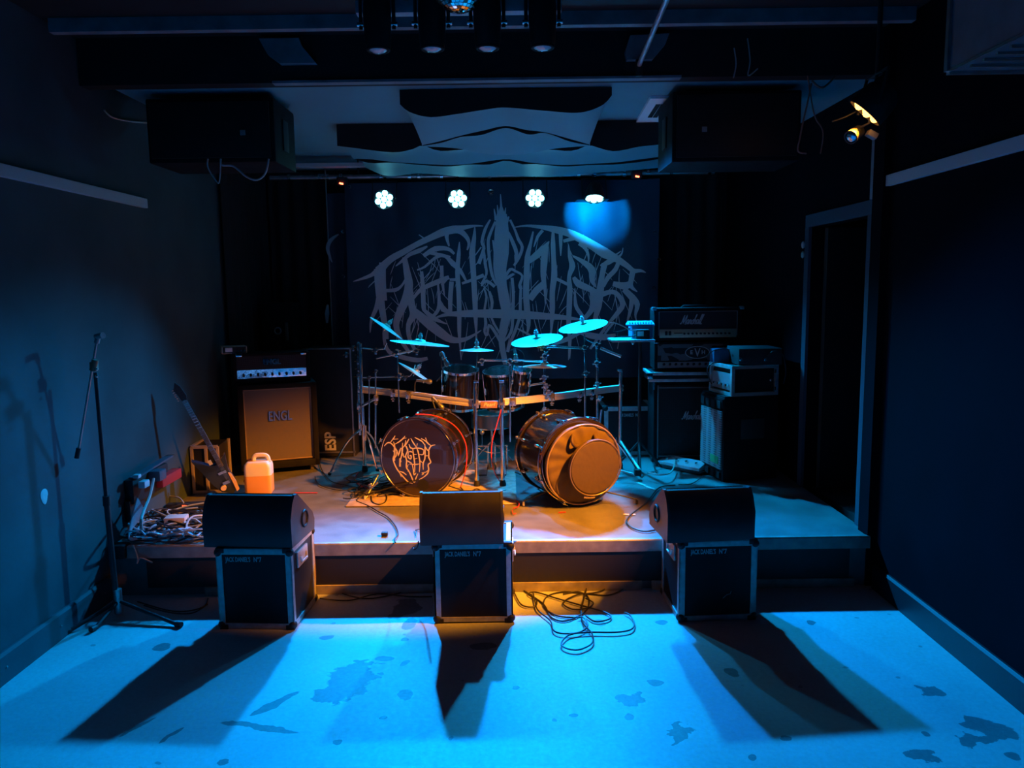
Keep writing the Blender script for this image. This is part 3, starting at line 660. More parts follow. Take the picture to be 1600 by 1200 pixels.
# hanging cables
def cable(pts, Y=None, Z=None, r=.004, m=CABM, name='cable', label=None, cat='cable', group=None, world=None, parent=None, n=6, k=6):
    q = [Vector(c) for c in world] if world else [P(c[0], c[1], Y=c[2]) if len(c) > 2 else (P(*c, Y=Y) if Y else P(*c, Z=Z)) for c in pts]
    return MB().tube(q, r, n, smooth=k).build(name, m, parent, world=True, label=label, cat=None if parent else cat, group=group)
WIR = mat('reddish cable', (.25, .13, .1), .5)
cable([(1268, 130), (1262, 160), (1256, 185), (1250, 215), (1247, 236), (1260, 240)], Y=4.6, r=.005, m=WIR, label='thin brown cable hanging right of the right loudspeaker')
cable([(1268, 126), (1285, 137), (1305, 120)], Y=4.6, r=.006, m=WIR, label='short brown cable loop under the ceiling beam by the right loudspeaker')
cable([(1262, 118), (1272, 178), (1284, 200), (1286, 215), (1282, 240)], Y=4.6, r=.004, m=WIR, label='thin dark cable loop hanging left of the amber wash light')
cable([(1352, 166), (1322, 182), (1300, 190)], Y=3.97, r=.004, m=CABM, label='thin cable leaving the amber wash light')
cable([(1147, 75), (1150, 100), (1146, 122)], Y=4.602, r=.004, m=CABG, label='leftmost thin wire on the black ceiling beam')
cable([(1168, 60), (1172, 95), (1169, 118), (1184, 107)], Y=4.602, r=.004, m=CABG, label='hooked thin wire on the black ceiling beam')
cable([(325, 248), (325, 262), (338, 283), (343, 282), (345, 248)], Y=4.785, r=.005, m=CABG, label='short white cable loop under the left loudspeaker')
cable([(345, 248), (347, 258), (365, 260), (385, 276), (402, 281), (415, 270), (420, 248)], Y=4.785, r=.006, m=CABG, label='long white cable loop under the left loudspeaker')
cable([], world=[P(163, 172, X=LW + .004), P(175, 183, X=LW + .006), P(200, 189, X=LW + .006), P(231, 192, X=LW + .006)], r=.006, m=CABG, label='faint pale cable at the upper left wall')

# ------------------------------------------------------------------ flight cases and wedges
def corner(mb, x, y, z, r=.026): mb.ball((x, y, z), r, n=12)
def jd_text(parent, x, y, z, s=1.):
    m = mat('grey stencil', (.6, .6, .6), .6)
    text_mb("JACK DANIEL'S", .037 * s, .001, xs=.56, bold=.0008).xf(Matrix.Translation((x, y, z))).build('lettering', m, parent, smooth=False)
    text_mb("N\u00b07", .037 * s, .001, xs=.7, bold=.001).xf(Matrix.Translation((x + .108 * s, y, z))).build('lettering', m, parent, smooth=False)
def flight_case(loc, rz, w, d, h, label, group):
    t = thing('flight_case', label, 'flight case', loc, rz, group)
    MB().box((0, d / 2, h / 2), (w - .012, d - .012, h - .012)).build('body', PLY, t, smooth=False)
    e = .034; th = .008
    for (sx, sy) in ((-1, 0), (1, 0), (-1, 1), (1, 1)):
        X = sx * w / 2; Y = sy * d
        MB().box((X - sx * e / 2, Y + (th / 2 if not sy else -th / 2), h / 2), (e, th, h - .05)).box((X - sx * th / 2, Y + (e / 2 if not sy else -e / 2), h / 2), (th, e, h - .05)).build('edge_strip', ALU, t, smooth=False)
    for Z in (0, h):
        sg = 1 if Z == 0 else -1
        for sy in (0, 1):
            Y = sy * d; ys = 1 if not sy else -1
            MB().box((0, Y + ys * th / 2, Z + sg * e / 2), (w - .05, th, e)).box((0, Y + ys * e / 2, Z + sg * th / 2), (w - .05, e, th)).build('edge_strip', ALU, t, smooth=False)
        for sx in (-1, 1):
            X = sx * w / 2
            MB().box((X - sx * th / 2, d / 2, Z + sg * e / 2), (th, d - .05, e)).box((X - sx * e / 2, d / 2, Z + sg * th / 2), (e, d - .05, th)).build('edge_strip', ALU, t, smooth=False)
    for sx in (-1, 1):
        for Y in (0, d):
            for Z in (0.012, h - .012):
                m_ = MB(); cx, cy = sx * (w / 2 - .012), Y + (.012 if Y == 0 else -.012)
                corner(m_, cx, cy, Z + (.012 if Z < .1 else -.012), .024)
                m_.box((cx - sx * .012, cy, Z), (.05, .03, .03), bev=.006); m_.build('corner_cap', RUB, t)
    for sx in (-1, 1):
        MB().box((sx * w / 2, d * .45, h - .1), (.012, .17, .09), bev=.004).tube([(sx * (w / 2 + .006), d * .45 - .05, h - .09), (sx * (w / 2 + .014), d * .45 - .04, h - .12), (sx * (w / 2 + .014), d * .45 + .04, h - .12), (sx * (w / 2 + .006), d * .45 + .05, h - .09)], .005, 6).build('handle', ALU, t)
    return t
def wedge(loc, rz, w, label, s=1.):
    t = thing('stage_monitor', label, 'stage monitor', loc, rz, 'black wedge monitors on flight cases')
    pr = [(0, 0), (-.004, .165), (.03, .25), (.068, .292), (.105, .29), (.33, .115), (.36, .06), (.35, 0)]
    pr = [(a * s, b * s * .94) for a, b in pr]
    b = MB().prism([(-w / 2 + .012, y, z) for y, z in pr], (0, 0, 0), (w - .024, 0, 0)); b.build('cabinet', mat('black textured wood', (.022, .022, .026), .33, var=.2, scale=10, bump=.12, bscale=200, spec=.8), t, ang=30)
    for sx in (-1, 1):
        spn = MB().prism([(sx * w / 2, y * 1.01, z * 1.015 + .001) for y, z in pr], (0, 0, 0), (-sx * .014, 0, 0)).build('side_panel', mat('black painted side', (.05, .05, .055), .4, var=.2), t, ang=30)
        hnd = MB(); hnd.torus((sx * (w / 2 + .002), .2 * s, .11 * s), .045 * s, .007, (1, 0, 0), 24, 6); hnd.build('handle_cup', RUB, spn)
    a = Vector((0, .108 * s, .271 * s)); c = Vector((0, .325 * s, .12 * s)); mid = (a + c) / 2; an = math.atan2(c.z - a.z, c.y - a.y)
    MB().box(mid + Vector((0, .0, .004)), (w - .05, (c - a).length * .94, .012), rot=Matrix.Rotation(an, 3, 'X'), bev=.003).build('grille', mesh_mat('black speaker steel', (.02, .02, .022), (.004, .004, .004), 130), t)
    return t
G = 'flight cases with metal edges under the wedges'
CH = P(680, 853, Y=4.08).z + .012
specs = [((342, 985), (462, 982), -3, 'flight case under the left wedge monitor, faded lettering on its front', 1),
         ((680, 975), (802, 972), 0, 'flight case under the middle wedge monitor, whiskey lettering on its front', 0),
         ((1060, 972), (1181, 968), 2.5, 'flight case under the right wedge monitor, a scratch low on its front', 1)]
wl = ['black wedge monitor on the left flight case, seen from its curved back', 'black wedge monitor on the middle flight case', 'black wedge monitor on the right flight case with cables at its side']
wpx = [((318, 858), (460, 853)), ((657, 850), (787, 848)), ((1040, 848), (1180, 846))]
for k, (a, b, rz, lb, hd) in enumerate(specs):
    pa_ = P(*a, Z=0); pb = P(*b, Z=0); wd = abs(pb.x - pa_.x)
    t = flight_case(((pa_.x + pb.x) / 2, (pa_.y + pb.y) / 2, 0), math.radians(rz), wd, .40, CH, lb, G)
    jd_text(t, -.085, -.0015, CH - .062)
    if k == 2: MB().tube([(.03, 0, .13), (.05, -.001, .15), (.07, -.001, .155), (.075, 0, .17)], .0015, 5).build('scratch', GREY, t)
    qa = P(*wpx[k][0], Y=4.07); qb = P(*wpx[k][1], Y=4.07)
    wedge(((qa.x + qb.x) / 2, 4.055, CH), math.radians(rz + (-2 if k == 0 else (1.5 if k == 1 else 3))), qb.x - qa.x, wl[k])
# ------------------------------------------------------------------ amplifiers on the left
GR = mesh_mat('brown grille cloth', (.15, .12, .11), (.03, .02, .02), 75, .6, .1)
# frame of the left stack: front-left foot, rotated towards the centre
fl = P(378, 745, Z=S); fr_ = P(500, 734, Z=S)
ang = math.atan2(fr_.y - fl.y, fr_.x - fl.x); CW = (fr_ - fl).length
print('engl width', CW, math.degrees(ang), fl)
CHH = P(372, 602, Y=fl.y + .02).z - S
cab = thing('speaker_cabinet', 'tall guitar speaker cabinet with brown grille cloth and a block logo behind the canister', 'speaker cabinet', (fl.x, fl.y, S), ang)
t0 = .05
b = MB()
b.box((CW / 2, .19, (t0 + CHH) / 2), (CW, .34, CHH - t0), bev=.012)
b.box((CW / 2, .0, t0 + .03), (CW, .05, .06), bev=.008).box((CW / 2, .0, CHH - .02), (CW, .05, .04), bev=.008)
for x in (.022, CW - .022): b.box((x, .0, (t0 + CHH) / 2), (.044, .05, CHH - t0), bev=.008)
b.build('body', TOLEX, cab)
MB().box((CW / 2, .012, (t0 + CHH) / 2), (CW - .08, .01, CHH - t0 - .09)).build('grille', GR, cab, smooth=False)
pp = MB()
for (x0_, x1_, z0_, z1_) in ((.05, CW - .05, t0 + .065, t0 + .073), (.05, CW - .05, CHH - .05, CHH - .042)): pp.box(((x0_ + x1_) / 2, .003, (z0_ + z1_) / 2), (x1_ - x0_, .008, .008))
for x in (.05, CW - .05): pp.box((x, .003, (t0 + CHH) / 2), (.008, .008, CHH - t0 - .12))
pp.build('piping', mat('pale piping', (.35, .25, .18), .5), cab)
text_mb('ENGL', .115, .012, xs=.66, bold=.002).xf(Matrix.Translation((CW * .52, -.002, .49))).build('logo', mat('smoked chrome', (.35, .35, .37), .25, .9), cab)
for x in (.06, CW - .06):
    for y in (.06, .32): MB().cyl((x - .012, y, .025), (x + .012, y, .025), .025).box((x, y, .045), (.04, .04, .012)).build('castor', mat('pale castor', (.45, .35, .2), .5), cab)
for x in (0, CW): MB().box((x, .19, .45), (.01, .16, .08), bev=.004).build('handle', RUB, cab)
# head
hz = S + CHH
HW = CW * .97; HH = .255
hd = thing('amplifier_head', 'chrome lettered amplifier head with a mirror front on the brown grilled cabinet', 'amplifier head', Vector((fl.x, fl.y, hz)) + Matrix.Rotation(ang, 3, 'Z') @ Vector((-.02, .03, 0)), ang)
b = MB().box((HW / 2, .15, .018), (HW, .28, .036), bev=.008).box((HW / 2, .15, HH - .012), (HW, .28, .024), bev=.008).box((HW / 2, .27, HH / 2), (HW, .02, HH - .02))
for x in (.015, HW - .015): b.box((x, .15, HH / 2), (.03, .28, HH - .01), bev=.008)
b.build('body', TOLEX, hd)
MB().box((HW / 2, .03, .175), (HW - .06, .012, .115)).build('grille', mesh_mat('dark violet mesh', (.06, .05, .06), (.01, .01, .01), 130), hd, smooth=False)
text_mb('ENGL', .06, .01, xs=.95, bold=.003).xf(Matrix.Translation((HW * .5, .018, .178))).build('logo', CHROME, hd)
pnl = MB().box((HW / 2, .045, .075), (HW - .06, .012, .09), rot=Matrix.Rotation(.13, 3, 'X')).build('control_panel', mat('polished panel', (.8, .8, .8), .08, 1., bump=.3, bscale=14), hd, smooth=False)
for i in range(9): MB().cyl((.08 + i * (HW - .16) / 8, .04, .075), (.08 + i * (HW - .16) / 8, .012, .07), .011, .009, 14).build('knob', BLK, pnl)
for x in (.05, HW - .05): MB().box((x, .02, HH - .01), (.05, .03, .03), bev=.006).build('corner_cap', CHROME, hd)
# small receiver on the head
p = Vector((fl.x, fl.y, hz + HH)) + Matrix.Rotation(ang, 3, 'Z') @ Vector((-.10, .07, 0))
rc = thing('wireless_receiver', 'small beige metal receiver box on the left end of the chrome lettered amplifier head', 'receiver', p, ang + .1)
MB().box((.1, .07, .032), (.2, .15, .062), bev=.008).build('case', mat('beige metal', (.6, .45, .38), .4), rc)
MB().box((.1, -.008, .032), (.18, .006, .05), bev=.002).build('front_panel', BLK, rc)
MB().box((.055, -.013, .036), (.055, .006, .034)).build('display', mat('pale display', (.9, .9, .9), .3), rc)
for x in (.125, .15, .175): MB().cyl((x, -.008, .024), (x, -.026, .024), .009).build('knob', CHROME, rc)
# canister with half its liquid
p = P(405, 770, Z=S); W_, D_, H_ = .2, .15, .29
cn = thing('plastic_canister', 'translucent white plastic canister half full of amber liquid on the stage floor', 'canister', (p.x, p.y + .02, S), .12)
def cross(x, y, r=.03, k=6):
    out = []
    for cx, cy, a0 in ((x - r, y - r, 0), (-x + r, y - r, 90), (-x + r, -y + r, 180), (x - r, -y + r, 270)):
        for i in range(k + 1):
            t = math.radians(a0 + 90 * i / k); out.append((cx + r * math.cos(t), cy + r * math.sin(t)))
    return out
def bodymesh(levels):
    mb = MB(); rings = []
    for (z, sx, sy) in levels: rings.append([(a * sx, b_ * sy, z) for a, b_ in cross(W_ / 2, D_ / 2)])
    n = len(rings[0]); vs = [q for r_ in rings for q in r_]
    fs = [(k * n + i, k * n + (i + 1) % n, (k + 1) * n + (i + 1) % n, (k + 1) * n + i) for k in range(len(rings) - 1) for i in range(n)]
    fs += [tuple(range(n - 1, -1, -1)), tuple(range((len(rings) - 1) * n, len(rings) * n))]
    return mb.add(vs, fs)
PLA = mat('milky plastic', (.82, .74, .72), .35, spec=.4)
bodymesh([(.142, 1., 1.), (.2, 1, 1), (.225, .97, .95), (.245, .8, .8), (.25, .7, .7)]).build('shell', PLA, cn)
bodymesh([(0, .95, .95), (.008, 1, 1), (.141, 1, 1)]).build('liquid_body', mat('amber liquid behind plastic', (.85, .42, .12), .35), cn)
MB().tube([(-.035, 0, .24), (-.03, 0, .275), (-.01, 0, .29), (.045, 0, .29), (.07, 0, .275), (.08, 0, .235)], .017, 8, smooth=3).build('handle', PLA, cn)
MB().lathe([(.024, 0), (.024, .02), (0, .02)], (-.06, 0, .238), n=18).build('cap', mat('dark cap', (.12, .03, .02), .5), cn)
MB().lathe([(.01, 0), (.01, .015), (0, .02)], (0, 0, 0), (-1, 0, .2)).xf(Matrix.Translation((-.1, 0, .09))).build('tap', mat('brass', (.7, .4, .15), .3, .8), cn)
# ESP flight case behind
a = P(486, 722, Z=S); 
ex0 = P(487, 600, Y=7.0).x; ex1 = P(546, 600, Y=7.0).x
es = thing('upright_case', 'tall black upright case with white vertical lettering behind the amplifier stack', 'case', ((ex0 + ex1) / 2, 7.0, S))
ez = P(515, 545, Y=7.0).z - S
MB().box((-.02, .2, ez / 2), (ex1 - ex0 + .1, .4, ez), bev=.008).build('body', mat('dark case board', (.03, .03, .034), .5, var=.2), es)
text_mb('ESP', .14, .002, bold=.004, xs=.85).xf(Matrix.Translation(P(517, 690, Y=6.993) - Vector(((ex0 + ex1) / 2, 7.0, S))) @ Matrix.Rotation(-PI / 2, 4, 'Y')).build('lettering', WHITE, es, smooth=False)
MB().box((-.02, 0, ez), (ex1 - ex0 + .1, .03, .012)).box(((ex1 - ex0) / 2 + .02, 0, ez / 2), (.012, .02, ez)).build('edge_strip', DULL, es, smooth=False)
MB().box((-.02, .0, .04), (ex1 - ex0 + .1, .02, .014)).build('edge_strip', DULL, es, smooth=False)
# dark loudspeaker with a bright handle strip behind the amplifier head
p = P(434, 540, Y=7.25)
sb = thing('dark_speaker', 'dark loudspeaker box on a pole with a pale vertical strip, behind the left amplifier head', 'loudspeaker', (p.x, 7.25, S))
MB().box((0, .15, P(430, 515, Y=7.25).z - S), (.3, .26, .5), bev=.01).build('cabinet', TOLEX, sb)
MB().cyl((0, .15, 0), (0, .15, P(430, 515, Y=7.25).z - S - .2), .018).cyl((0, .15, 0), (0, .15, .02), .18, n=28).build('stand', BLK, sb)
q = P(448, 518, Y=7.24) - Vector((p.x, 7.25, S)); MB().box(q, (.03, .01, .17), bev=.003).build('handle', mat('dull bronze', (.25, .2, .17), .4, .5), sb)
q = P(434, 517, Y=7.24) - Vector((p.x, 7.25, S)); MB().torus(q, .03, .007, (0, 1, 0), 16, 6).build('socket', GREY, sb)
p = P(401, 465, Y=7.8)
tag(MB().box(p, (.05, .02, .06), bev=.004).build('wall_socket', mat('dim grey plastic', (.12, .12, .12), .5)), 'small dim wall socket on the black back drape at the left', 'socket')

# open road case standing on end, guitar
p = P(304, 771, Z=S)
rk = thing('rack_case', 'narrow black rack case with pale metal edges, standing behind the electric guitar', 'flight case', (p.x, p.y, S), .1)
RW_, RD_, RH_ = .19, .32, .36
MB().box((RW_ / 2, RD_ / 2, RH_ / 2), (RW_ - .008, RD_ - .008, RH_ - .008)).build('body', PLY, rk, smooth=False)
for (x, y) in ((0, 0), (RW_, 0), (RW_, RD_), (RW_ * .55, 0)): MB().box((x, y, RH_ / 2), (.022, .022, RH_), bev=.003).build('edge_strip', mat('worn pinkish metal', (.5, .42, .38), .45, .4), rk)
MB().box((RW_ / 2, 0, RH_), (RW_, .022, .022)).box((RW_ / 2, 0, .011), (RW_, .022, .022)).box((0, RD_ / 2, RH_), (.022, RD_, .022)).build('edge_strip', MATS['worn pinkish metal'], rk, smooth=False)
# guitar leaning: body lower end, neck up to the left
g0 = P(368, 766, Y=5.66); g1 = P(275, 600, Y=5.32); ax = (g1 - g0); GL = ax.length; ax.normalize()
vd = Vector((.15, -1, .15)); zz = (vd - ax * vd.dot(ax)).normalized(); xx = ax.cross(zz).normalized()
Mg = Matrix(((xx.x, ax.x, zz.x, g0.x), (xx.y, ax.y, zz.y, g0.y), (xx.z, ax.z, zz.z, g0.z), (0, 0, 0, 1)))
print('guitar len', GL)
gt = thing('electric_guitar', 'black electric guitar with a pointed body leaning left of the canister', 'guitar', g0)
def gp(pts, z0, z1): return MB().prism([(x, y, z0) for x, y in pts], (0, 0, 0), (0, 0, z1 - z0)).xf(Mg)
body = [(-.02, -.01), (.02, .02), (.035, .10), (.03, .2), (.06, .32), (.03, .30), (-.03, .26), (-.07, .27), (-.17, .36), (-.165, .33), (-.14, .22), (-.12, .12), (-.09, .04)]
gp(body, -.025, .015).build('body', mat('blue black gloss', (.02, .03, .06), .2, coat=.5), gt, world=True, smooth=False)
gp([(-.017, .24), (.017, .24), (.015, GL - .13), (-.015, GL - .13)], .015, .028).build('neck', mat('dark fretboard', (.09, .085, .09), .4), gt, world=True, smooth=False)
f = MB()
for k in range(20):
    y = .26 + (GL - .4) * (1 - .94 ** k) / (1 - .94 ** 20); f.prism([(-.016, y, .028), (.016, y, .028), (.016, y + .0025, .028), (-.016, y + .0025, .028)], (0, 0, 0), (0, 0, .0015))
f.xf(Mg).build('fret', CHROME, gt, world=True, smooth=False)
gp([(-.016, GL - .13), (.016, GL - .13), (.028, GL - .1), (.02, GL - .02), (.0, GL + .02), (-.03, GL - .03)], .006, .02).build('headstock', BLK, gt, world=True, smooth=False)
for k in range(6): MB().cyl((-.02 - .012, GL - .115 + k * .017, .012), (-.032 - .012, GL - .115 + k * .017, .012), .006, n=8).xf(Mg).build('tuner', CHROME, gt, world=True)
gp([(-.045, .18), (.015, .18), (.015, .2), (-.045, .2)], .015, .025).build('pickup', CHROME, gt, world=True, smooth=False)
gp([(-.05, .09), (.0, .09), (.0, .115), (-.05, .115)], .015, .028).build('bridge', CHROME, gt, world=True, smooth=False)
tp = mat('cream plastic', (.75, .5, .3), .4)
gp([(.012, -.0), (.035, .01), (.042, .08), (.036, .16), (.02, .17), (.018, .08)], .016, .024).build('pickguard', tp, gt, world=True, smooth=False)
kk = MB()
kk.cyl(Mg @ Vector((-.06, .07, .015)), Mg @ Vector((-.06, .07, .035)), .02); kk.build('control_knob', mat('pink white knob', (.8, .62, .6), .4), gt, world=True)
gp([(-.07, .28), (-.045, .28), (-.045, .32), (-.07, .32)], .016, .018).build('sticker', WHITE, gt, world=True, smooth=False)
for k in range(6): MB().cyl(Mg @ Vector((-.0125 + k * .005, .1, .033)), Mg @ Vector((-.0125 + k * .005, GL - .12, .032)), .0006, n=4).build('string', CHROME, gt, world=True)

# power outlets on the left wall
p = P(232, 757, X=LW + .06); 
pw = thing('power_box', 'cluster of black power sockets with plugs on the left wall above the cable pile', 'power box', (LW + .02, p.y, p.z))
MB().box((LW + .03, p.y + .05, p.z), (.06, .5, .16), bev=.01).box((LW + .02, p.y - .12, p.z - .12), (.04, .2, .14), bev=.01).build('housing', BLK, pw, world=True)
q = P(225, 756, X=LW + .1); MB().box(q, (.045, .07, .045), bev=.008).build('plug', mat('white plug', (.6, .65, .7), .4), pw, world=True)
q = P(214, 744, X=LW + .08); MB().box(q, (.04, .04, .025), bev=.008).build('plug', mat('white plug', (.6, .65, .7), .4), pw, world=True)
q = P(246, 742, X=LW + .1); MB().box(q, (.08, .1, .07), bev=.012).build('plug', mat('blue black plug', (.06, .1, .14), .4), pw, world=True)
q = P(252, 752, X=LW + .07); MB().box(q + Vector((0, .1, 0)), (.07, .3, .07), rot=Matrix.Rotation(-.0, 3, 'X'), bev=.012).build('red_socket', mat('dark red plastic', (.35, .03, .04), .4), pw, world=True)
MB().box((LW + .05, p.y + .1, p.z + .10), (.05, .55, .012), rot=Matrix.Rotation(.05, 3, 'X')).build('lid', mat('blue black plug', (.06, .1, .14), .4), pw, world=True)
pw_y = p.y
cable([(240, 748), (232, 780), (222, 805), (220, 822), (223, 832)], world=[P(240, 748, X=LW + .12), P(234, 775, X=LW + .15), P(224, 800, X=LW + .2), P(220, 818, X=LW + .22), P(224, 832, Z=S + .01)], r=.009, m=mat('pinkish cable', (.5, .38, .36), .5), label='thick pale cable dropping from the wall sockets to the cable pile')
# cable tangle
random.seed(5)
CB = [mat('blue grey cable', (.4, .48, .55), .35), CABM, mat('dark shiny cable', (.05, .06, .08), .25)]
c0 = P(265, 836, Z=S)
for mi, cnt in ((0, 26), (1, 16), (2, 18)):
    mb = MB()
    for k in range(cnt):
        u = random.uniform(205, 325); v = random.uniform(808, 853); q = P(u, v, Z=S)
        rx = random.uniform(.06, .3); ry = random.uniform(.03, .16); a0 = random.uniform(0, 6.28); z = S + random.uniform(.008, .07)
        if q.x - rx < LW + .05: q.x = LW + .06 + rx
        if q.y - ry < SY + .04: q.y = SY + .05 + ry
        pts = [Vector((max(LW + .03, min(q.x + rx * math.cos(a0 + t) * (1 + .3 * math.sin(2.3 * t)), -1.45)), max(SY + .03, q.y + ry * math.sin(a0 + t) * (1 + .3 * math.cos(1.7 * t))), max(S + .008, z + .02 * math.sin(3 * t + k)))) for t in [i * .5 for i in range(random.randint(5, 13))]]
        mb.tube(pts, .006, 6, smooth=4)
    if mi == 0:
        pile = mb.build('cable_pile', CB[0], label='tangled pile of cables on the front left corner of the stage', cat='cable pile', kind='stuff')
    else: mb.build('cable_loops', CB[mi], pile, world=True, kind='stuff')
fan = MB()
for k in range(12):
    e = P(215 + k * 9, 812 + random.uniform(0, 30), Z=S + .02)
    fan.tube([P(228 - k * 1.2, 800 - k * 2, X=LW + .12), P(206 - k * .4, 826 + k * .8, Z=S + .06), P(206 + k, 842, Z=S + .03), e], .006, 6, smooth=6)
fan.build('cable_fan', CB[0], pile, world=True, kind='stuff')
p = P(276, 815, Z=S + .06)
wb = MB().box(p + Vector((0, 0, .02)), (.13, .09, .035), rot=Matrix.Rotation(.1, 3, 'Z'), bev=.005).build('adapter_box', mat('pinkish white plastic', (.75, .65, .6), .4)); tag(wb, 'small pale adapter box lying on top of the cable pile', 'adapter')
p = P(296, 790, Z=S + .03)
t = thing('power_strip', 'dark power strip with a glowing red switch at the back of the cable pile', 'power strip', p)
MB().box((0, 0, 0), (.3, .06, .045), rot=Matrix.Rotation(.15, 3, 'Z'), bev=.006).build('housing', BLK, t)
MB().box((-.02, -.03, .012), (.03, .02, .02)).build('red_switch', mat('red switch glow', (1, .15, .05), .4, emit=(1, .12, .03), est=1.5), t)
cable([(262, 780), (240, 785), (238, 797), (252, 805), (280, 803), (300, 800)], Z=S + .03, r=.006, m=CABG, label='thin grey cable loop behind the cable pile')
cable([(256, 776), (262, 775), (280, 778), (287, 786)], Z=S + .08, r=.005, m=CABG, label='thin grey cable arching to the power strip')
e0 = P(216, 868, Y=SY - .02)
cable([], world=[P(208, 852, Z=S + .01), P(212, 862, Y=SY - .015), P(215, 873, Y=SY - .02), P(214, 880, Y=SY - .02), P(220, 872, Y=SY - .02), P(238, 879, Y=SY - .02)], r=.005, m=CABG, label='pale looped cable hanging over the stage edge below the cable pile')

# ------------------------------------------------------------------ right side amplifiers
ML = [[(-.12, .12), (-.02, .03), (.08, .15), (.26, 1.0), (.3, .05), (.62, 1.02), (.6, .06), (.68, .0)],
      [(1.0, .42), (.86, .5), (.76, .25), (.84, .02), (.98, .2), (1.03, .47), (1.0, .06), (1.08, .03)],
      [(1.08, .03), (1.2, .5), (1.17, .42), (1.35, .45), (1.28, .1), (1.36, .02)],
      [(1.36, .02), (1.62, .52), (1.7, .3), (1.6, .0), (1.45, .06)], [(1.6, .0), (1.95, .95), (1.88, 1.0), (1.78, .5), (1.76, .02)], [(1.77, .2), (1.92, .48), (2.0, .4), (1.95, .05), (2.05, .03)],
      [(2.35, .42), (2.2, .5), (2.1, .25), (2.18, .02), (2.33, .2), (2.38, .47), (2.34, .06), (2.42, .03)],
      [(2.42, .03), (2.7, .95), (2.63, 1.02), (2.53, .5), (2.53, .05), (2.6, .0)], [(2.6, .0), (2.9, .95), (2.83, 1.02), (2.72, .5), (2.72, .05), (2.82, .0), (2.9, .06)]]
def script(parent, org, h, m):
    mb = MB()
    for st_ in ML: ribbon(mb, [(a * h * .8, b * h) for a, b in st_], [.09 * h] * len(st_), lambda a, b, th: Vector((org[0] + a + b * .25, org[1] - th, org[2] + b)), .003)
    return mb.build('lettering', m, parent, smooth=False)
SILV = mat('silver script', (.6, .6, .62), .5)
# 4x12 cabinet
ml = P(1021, 728, Z=S); mw = .74; MA = math.radians(-2)
mh = P(1024, 596, Y=ml.y).z - S
mc = thing('speaker_cabinet', 'black guitar speaker cabinet with white script lettering on the right of the drums', 'speaker cabinet', (ml.x, ml.y, S), MA)
MB().box((mw / 2, .2, (mh + .03) / 2), (mw, .36, mh - .03), bev=.012).build('body', TOLEX, mc)
MB().box((mw / 2, .014, (mh + .03) / 2), (mw - .06, .012, mh - .1), bev=.003).build('grille', mesh_mat('black cloth grille', (.02, .022, .028), (.008, .008, .01), 120, .7, 0), mc)
p_ = MB()
for x in (.035, mw - .035): p_.box((x, .006, (mh + .03) / 2), (.008, .012, mh - .1))
for z in (.085, mh - .055): p_.box((mw / 2, .006, z), (mw - .07, .012, .008))
p_.build('piping', mat('dull white piping', (.22, .21, .21), .5), mc)
script(mc, (.24, .005, P(1080, 655, Y=ml.y).z - S - .0), .07, SILV)
for x in (.05, mw - .05):
    for y in (.07, .32): MB().cyl((x - .012, y, .02), (x + .012, y, .02), .02).build('castor', RUB, mc)
for x in (0, mw):
    for z in (.05, mh - .02): MB().box((x, .03, z), (.03, .04, .04), bev=.008).build('corner_cap', RUB, mc)
# shallow case tray between
tz = S + mh
tr = thing('case_lid', 'shallow case lid with silver edges lying on the script lettered cabinet', 'case lid', Vector((ml.x, ml.y, tz)) + Vector((-.03, -.02, 0)), MA)
MB().box((.32, .17, .04), (.66, .36, .07)).build('panel', PLY, tr, smooth=False)
for z in (.012, .068): MB().box((.32, -.012, z), (.68, .014, .026), bev=.003).build('edge_strip', ALU, tr)
for x in (-.01, .65): MB().box((x, .17, .068), (.024, .38, .024), bev=.003).build('edge_strip', ALU, tr)
MB().box((-.012, -.014, .05), (.05, .04, .05), bev=.01).build('corner_cap', CHROME, tr)
MB().box((.02, -.012, -.03), (.014, .01, .07)).build('latch', CHROME, tr)
# striped head
def head(name, label, loc, rz, w, h, bodym):
    t = thing(name, label, 'amplifier head', loc, rz)
    MB().box((w / 2, .14, h / 2 + .005), (w, .26, h - .01), bev=.012).build('body', bodym, t); return t
eh = .24; e0z = tz + .09
ev = head('amplifier_head', 'amplifier head with broad dark diagonal stripes and an oval badge', (ml.x + .005, ml.y + .03, e0z), MA, .66, eh, TOLEX)
STR = bpy.data.materials.new('striped panel'); STR.use_nodes = True; nt = STR.node_tree; bs = nt.nodes['Principled BSDF']
tc = nt.nodes.new('ShaderNodeTexCoord'); vo = nt.nodes.new('ShaderNodeTexVoronoi'); vo.inputs['Scale'].default_value = 11
mp = nt.nodes.new('ShaderNodeMapping'); mp.inputs['Rotation'].default_value = (0, .6, 0); mp.inputs['Scale'].default_value = (1, 0, 2.2)
nt.links.new(tc.outputs['Object'], mp.inputs[0]); nt.links.new(mp.outputs[0], vo.inputs['Vector'])
cr = nt.nodes.new('ShaderNodeValToRGB'); cr.color_ramp.interpolation = 'CONSTANT'; cr.color_ramp.elements[0].color = (.006, .007, .008, 1); cr.color_ramp.elements[1].position = .45; cr.color_ramp.elements[1].color = (.13, .14, .15, 1)
nt.links.new(vo.outputs['Color'], cr.inputs[0]); nt.links.new(cr.outputs[0], bs.inputs['Base Color']); bs.inputs['Roughness'].default_value = .45
MB().box((.33, .008, .15), (.6, .012, .14)).build('striped_panel', STR, ev, smooth=False)
MB().grid(lambda i, j: Vector((.36 + .1 * j * math.cos(2 * PI * i), -.002, .15 + .05 * j * math.sin(2 * PI * i))), 36, 2).build('badge', BLK, ev, smooth=False)
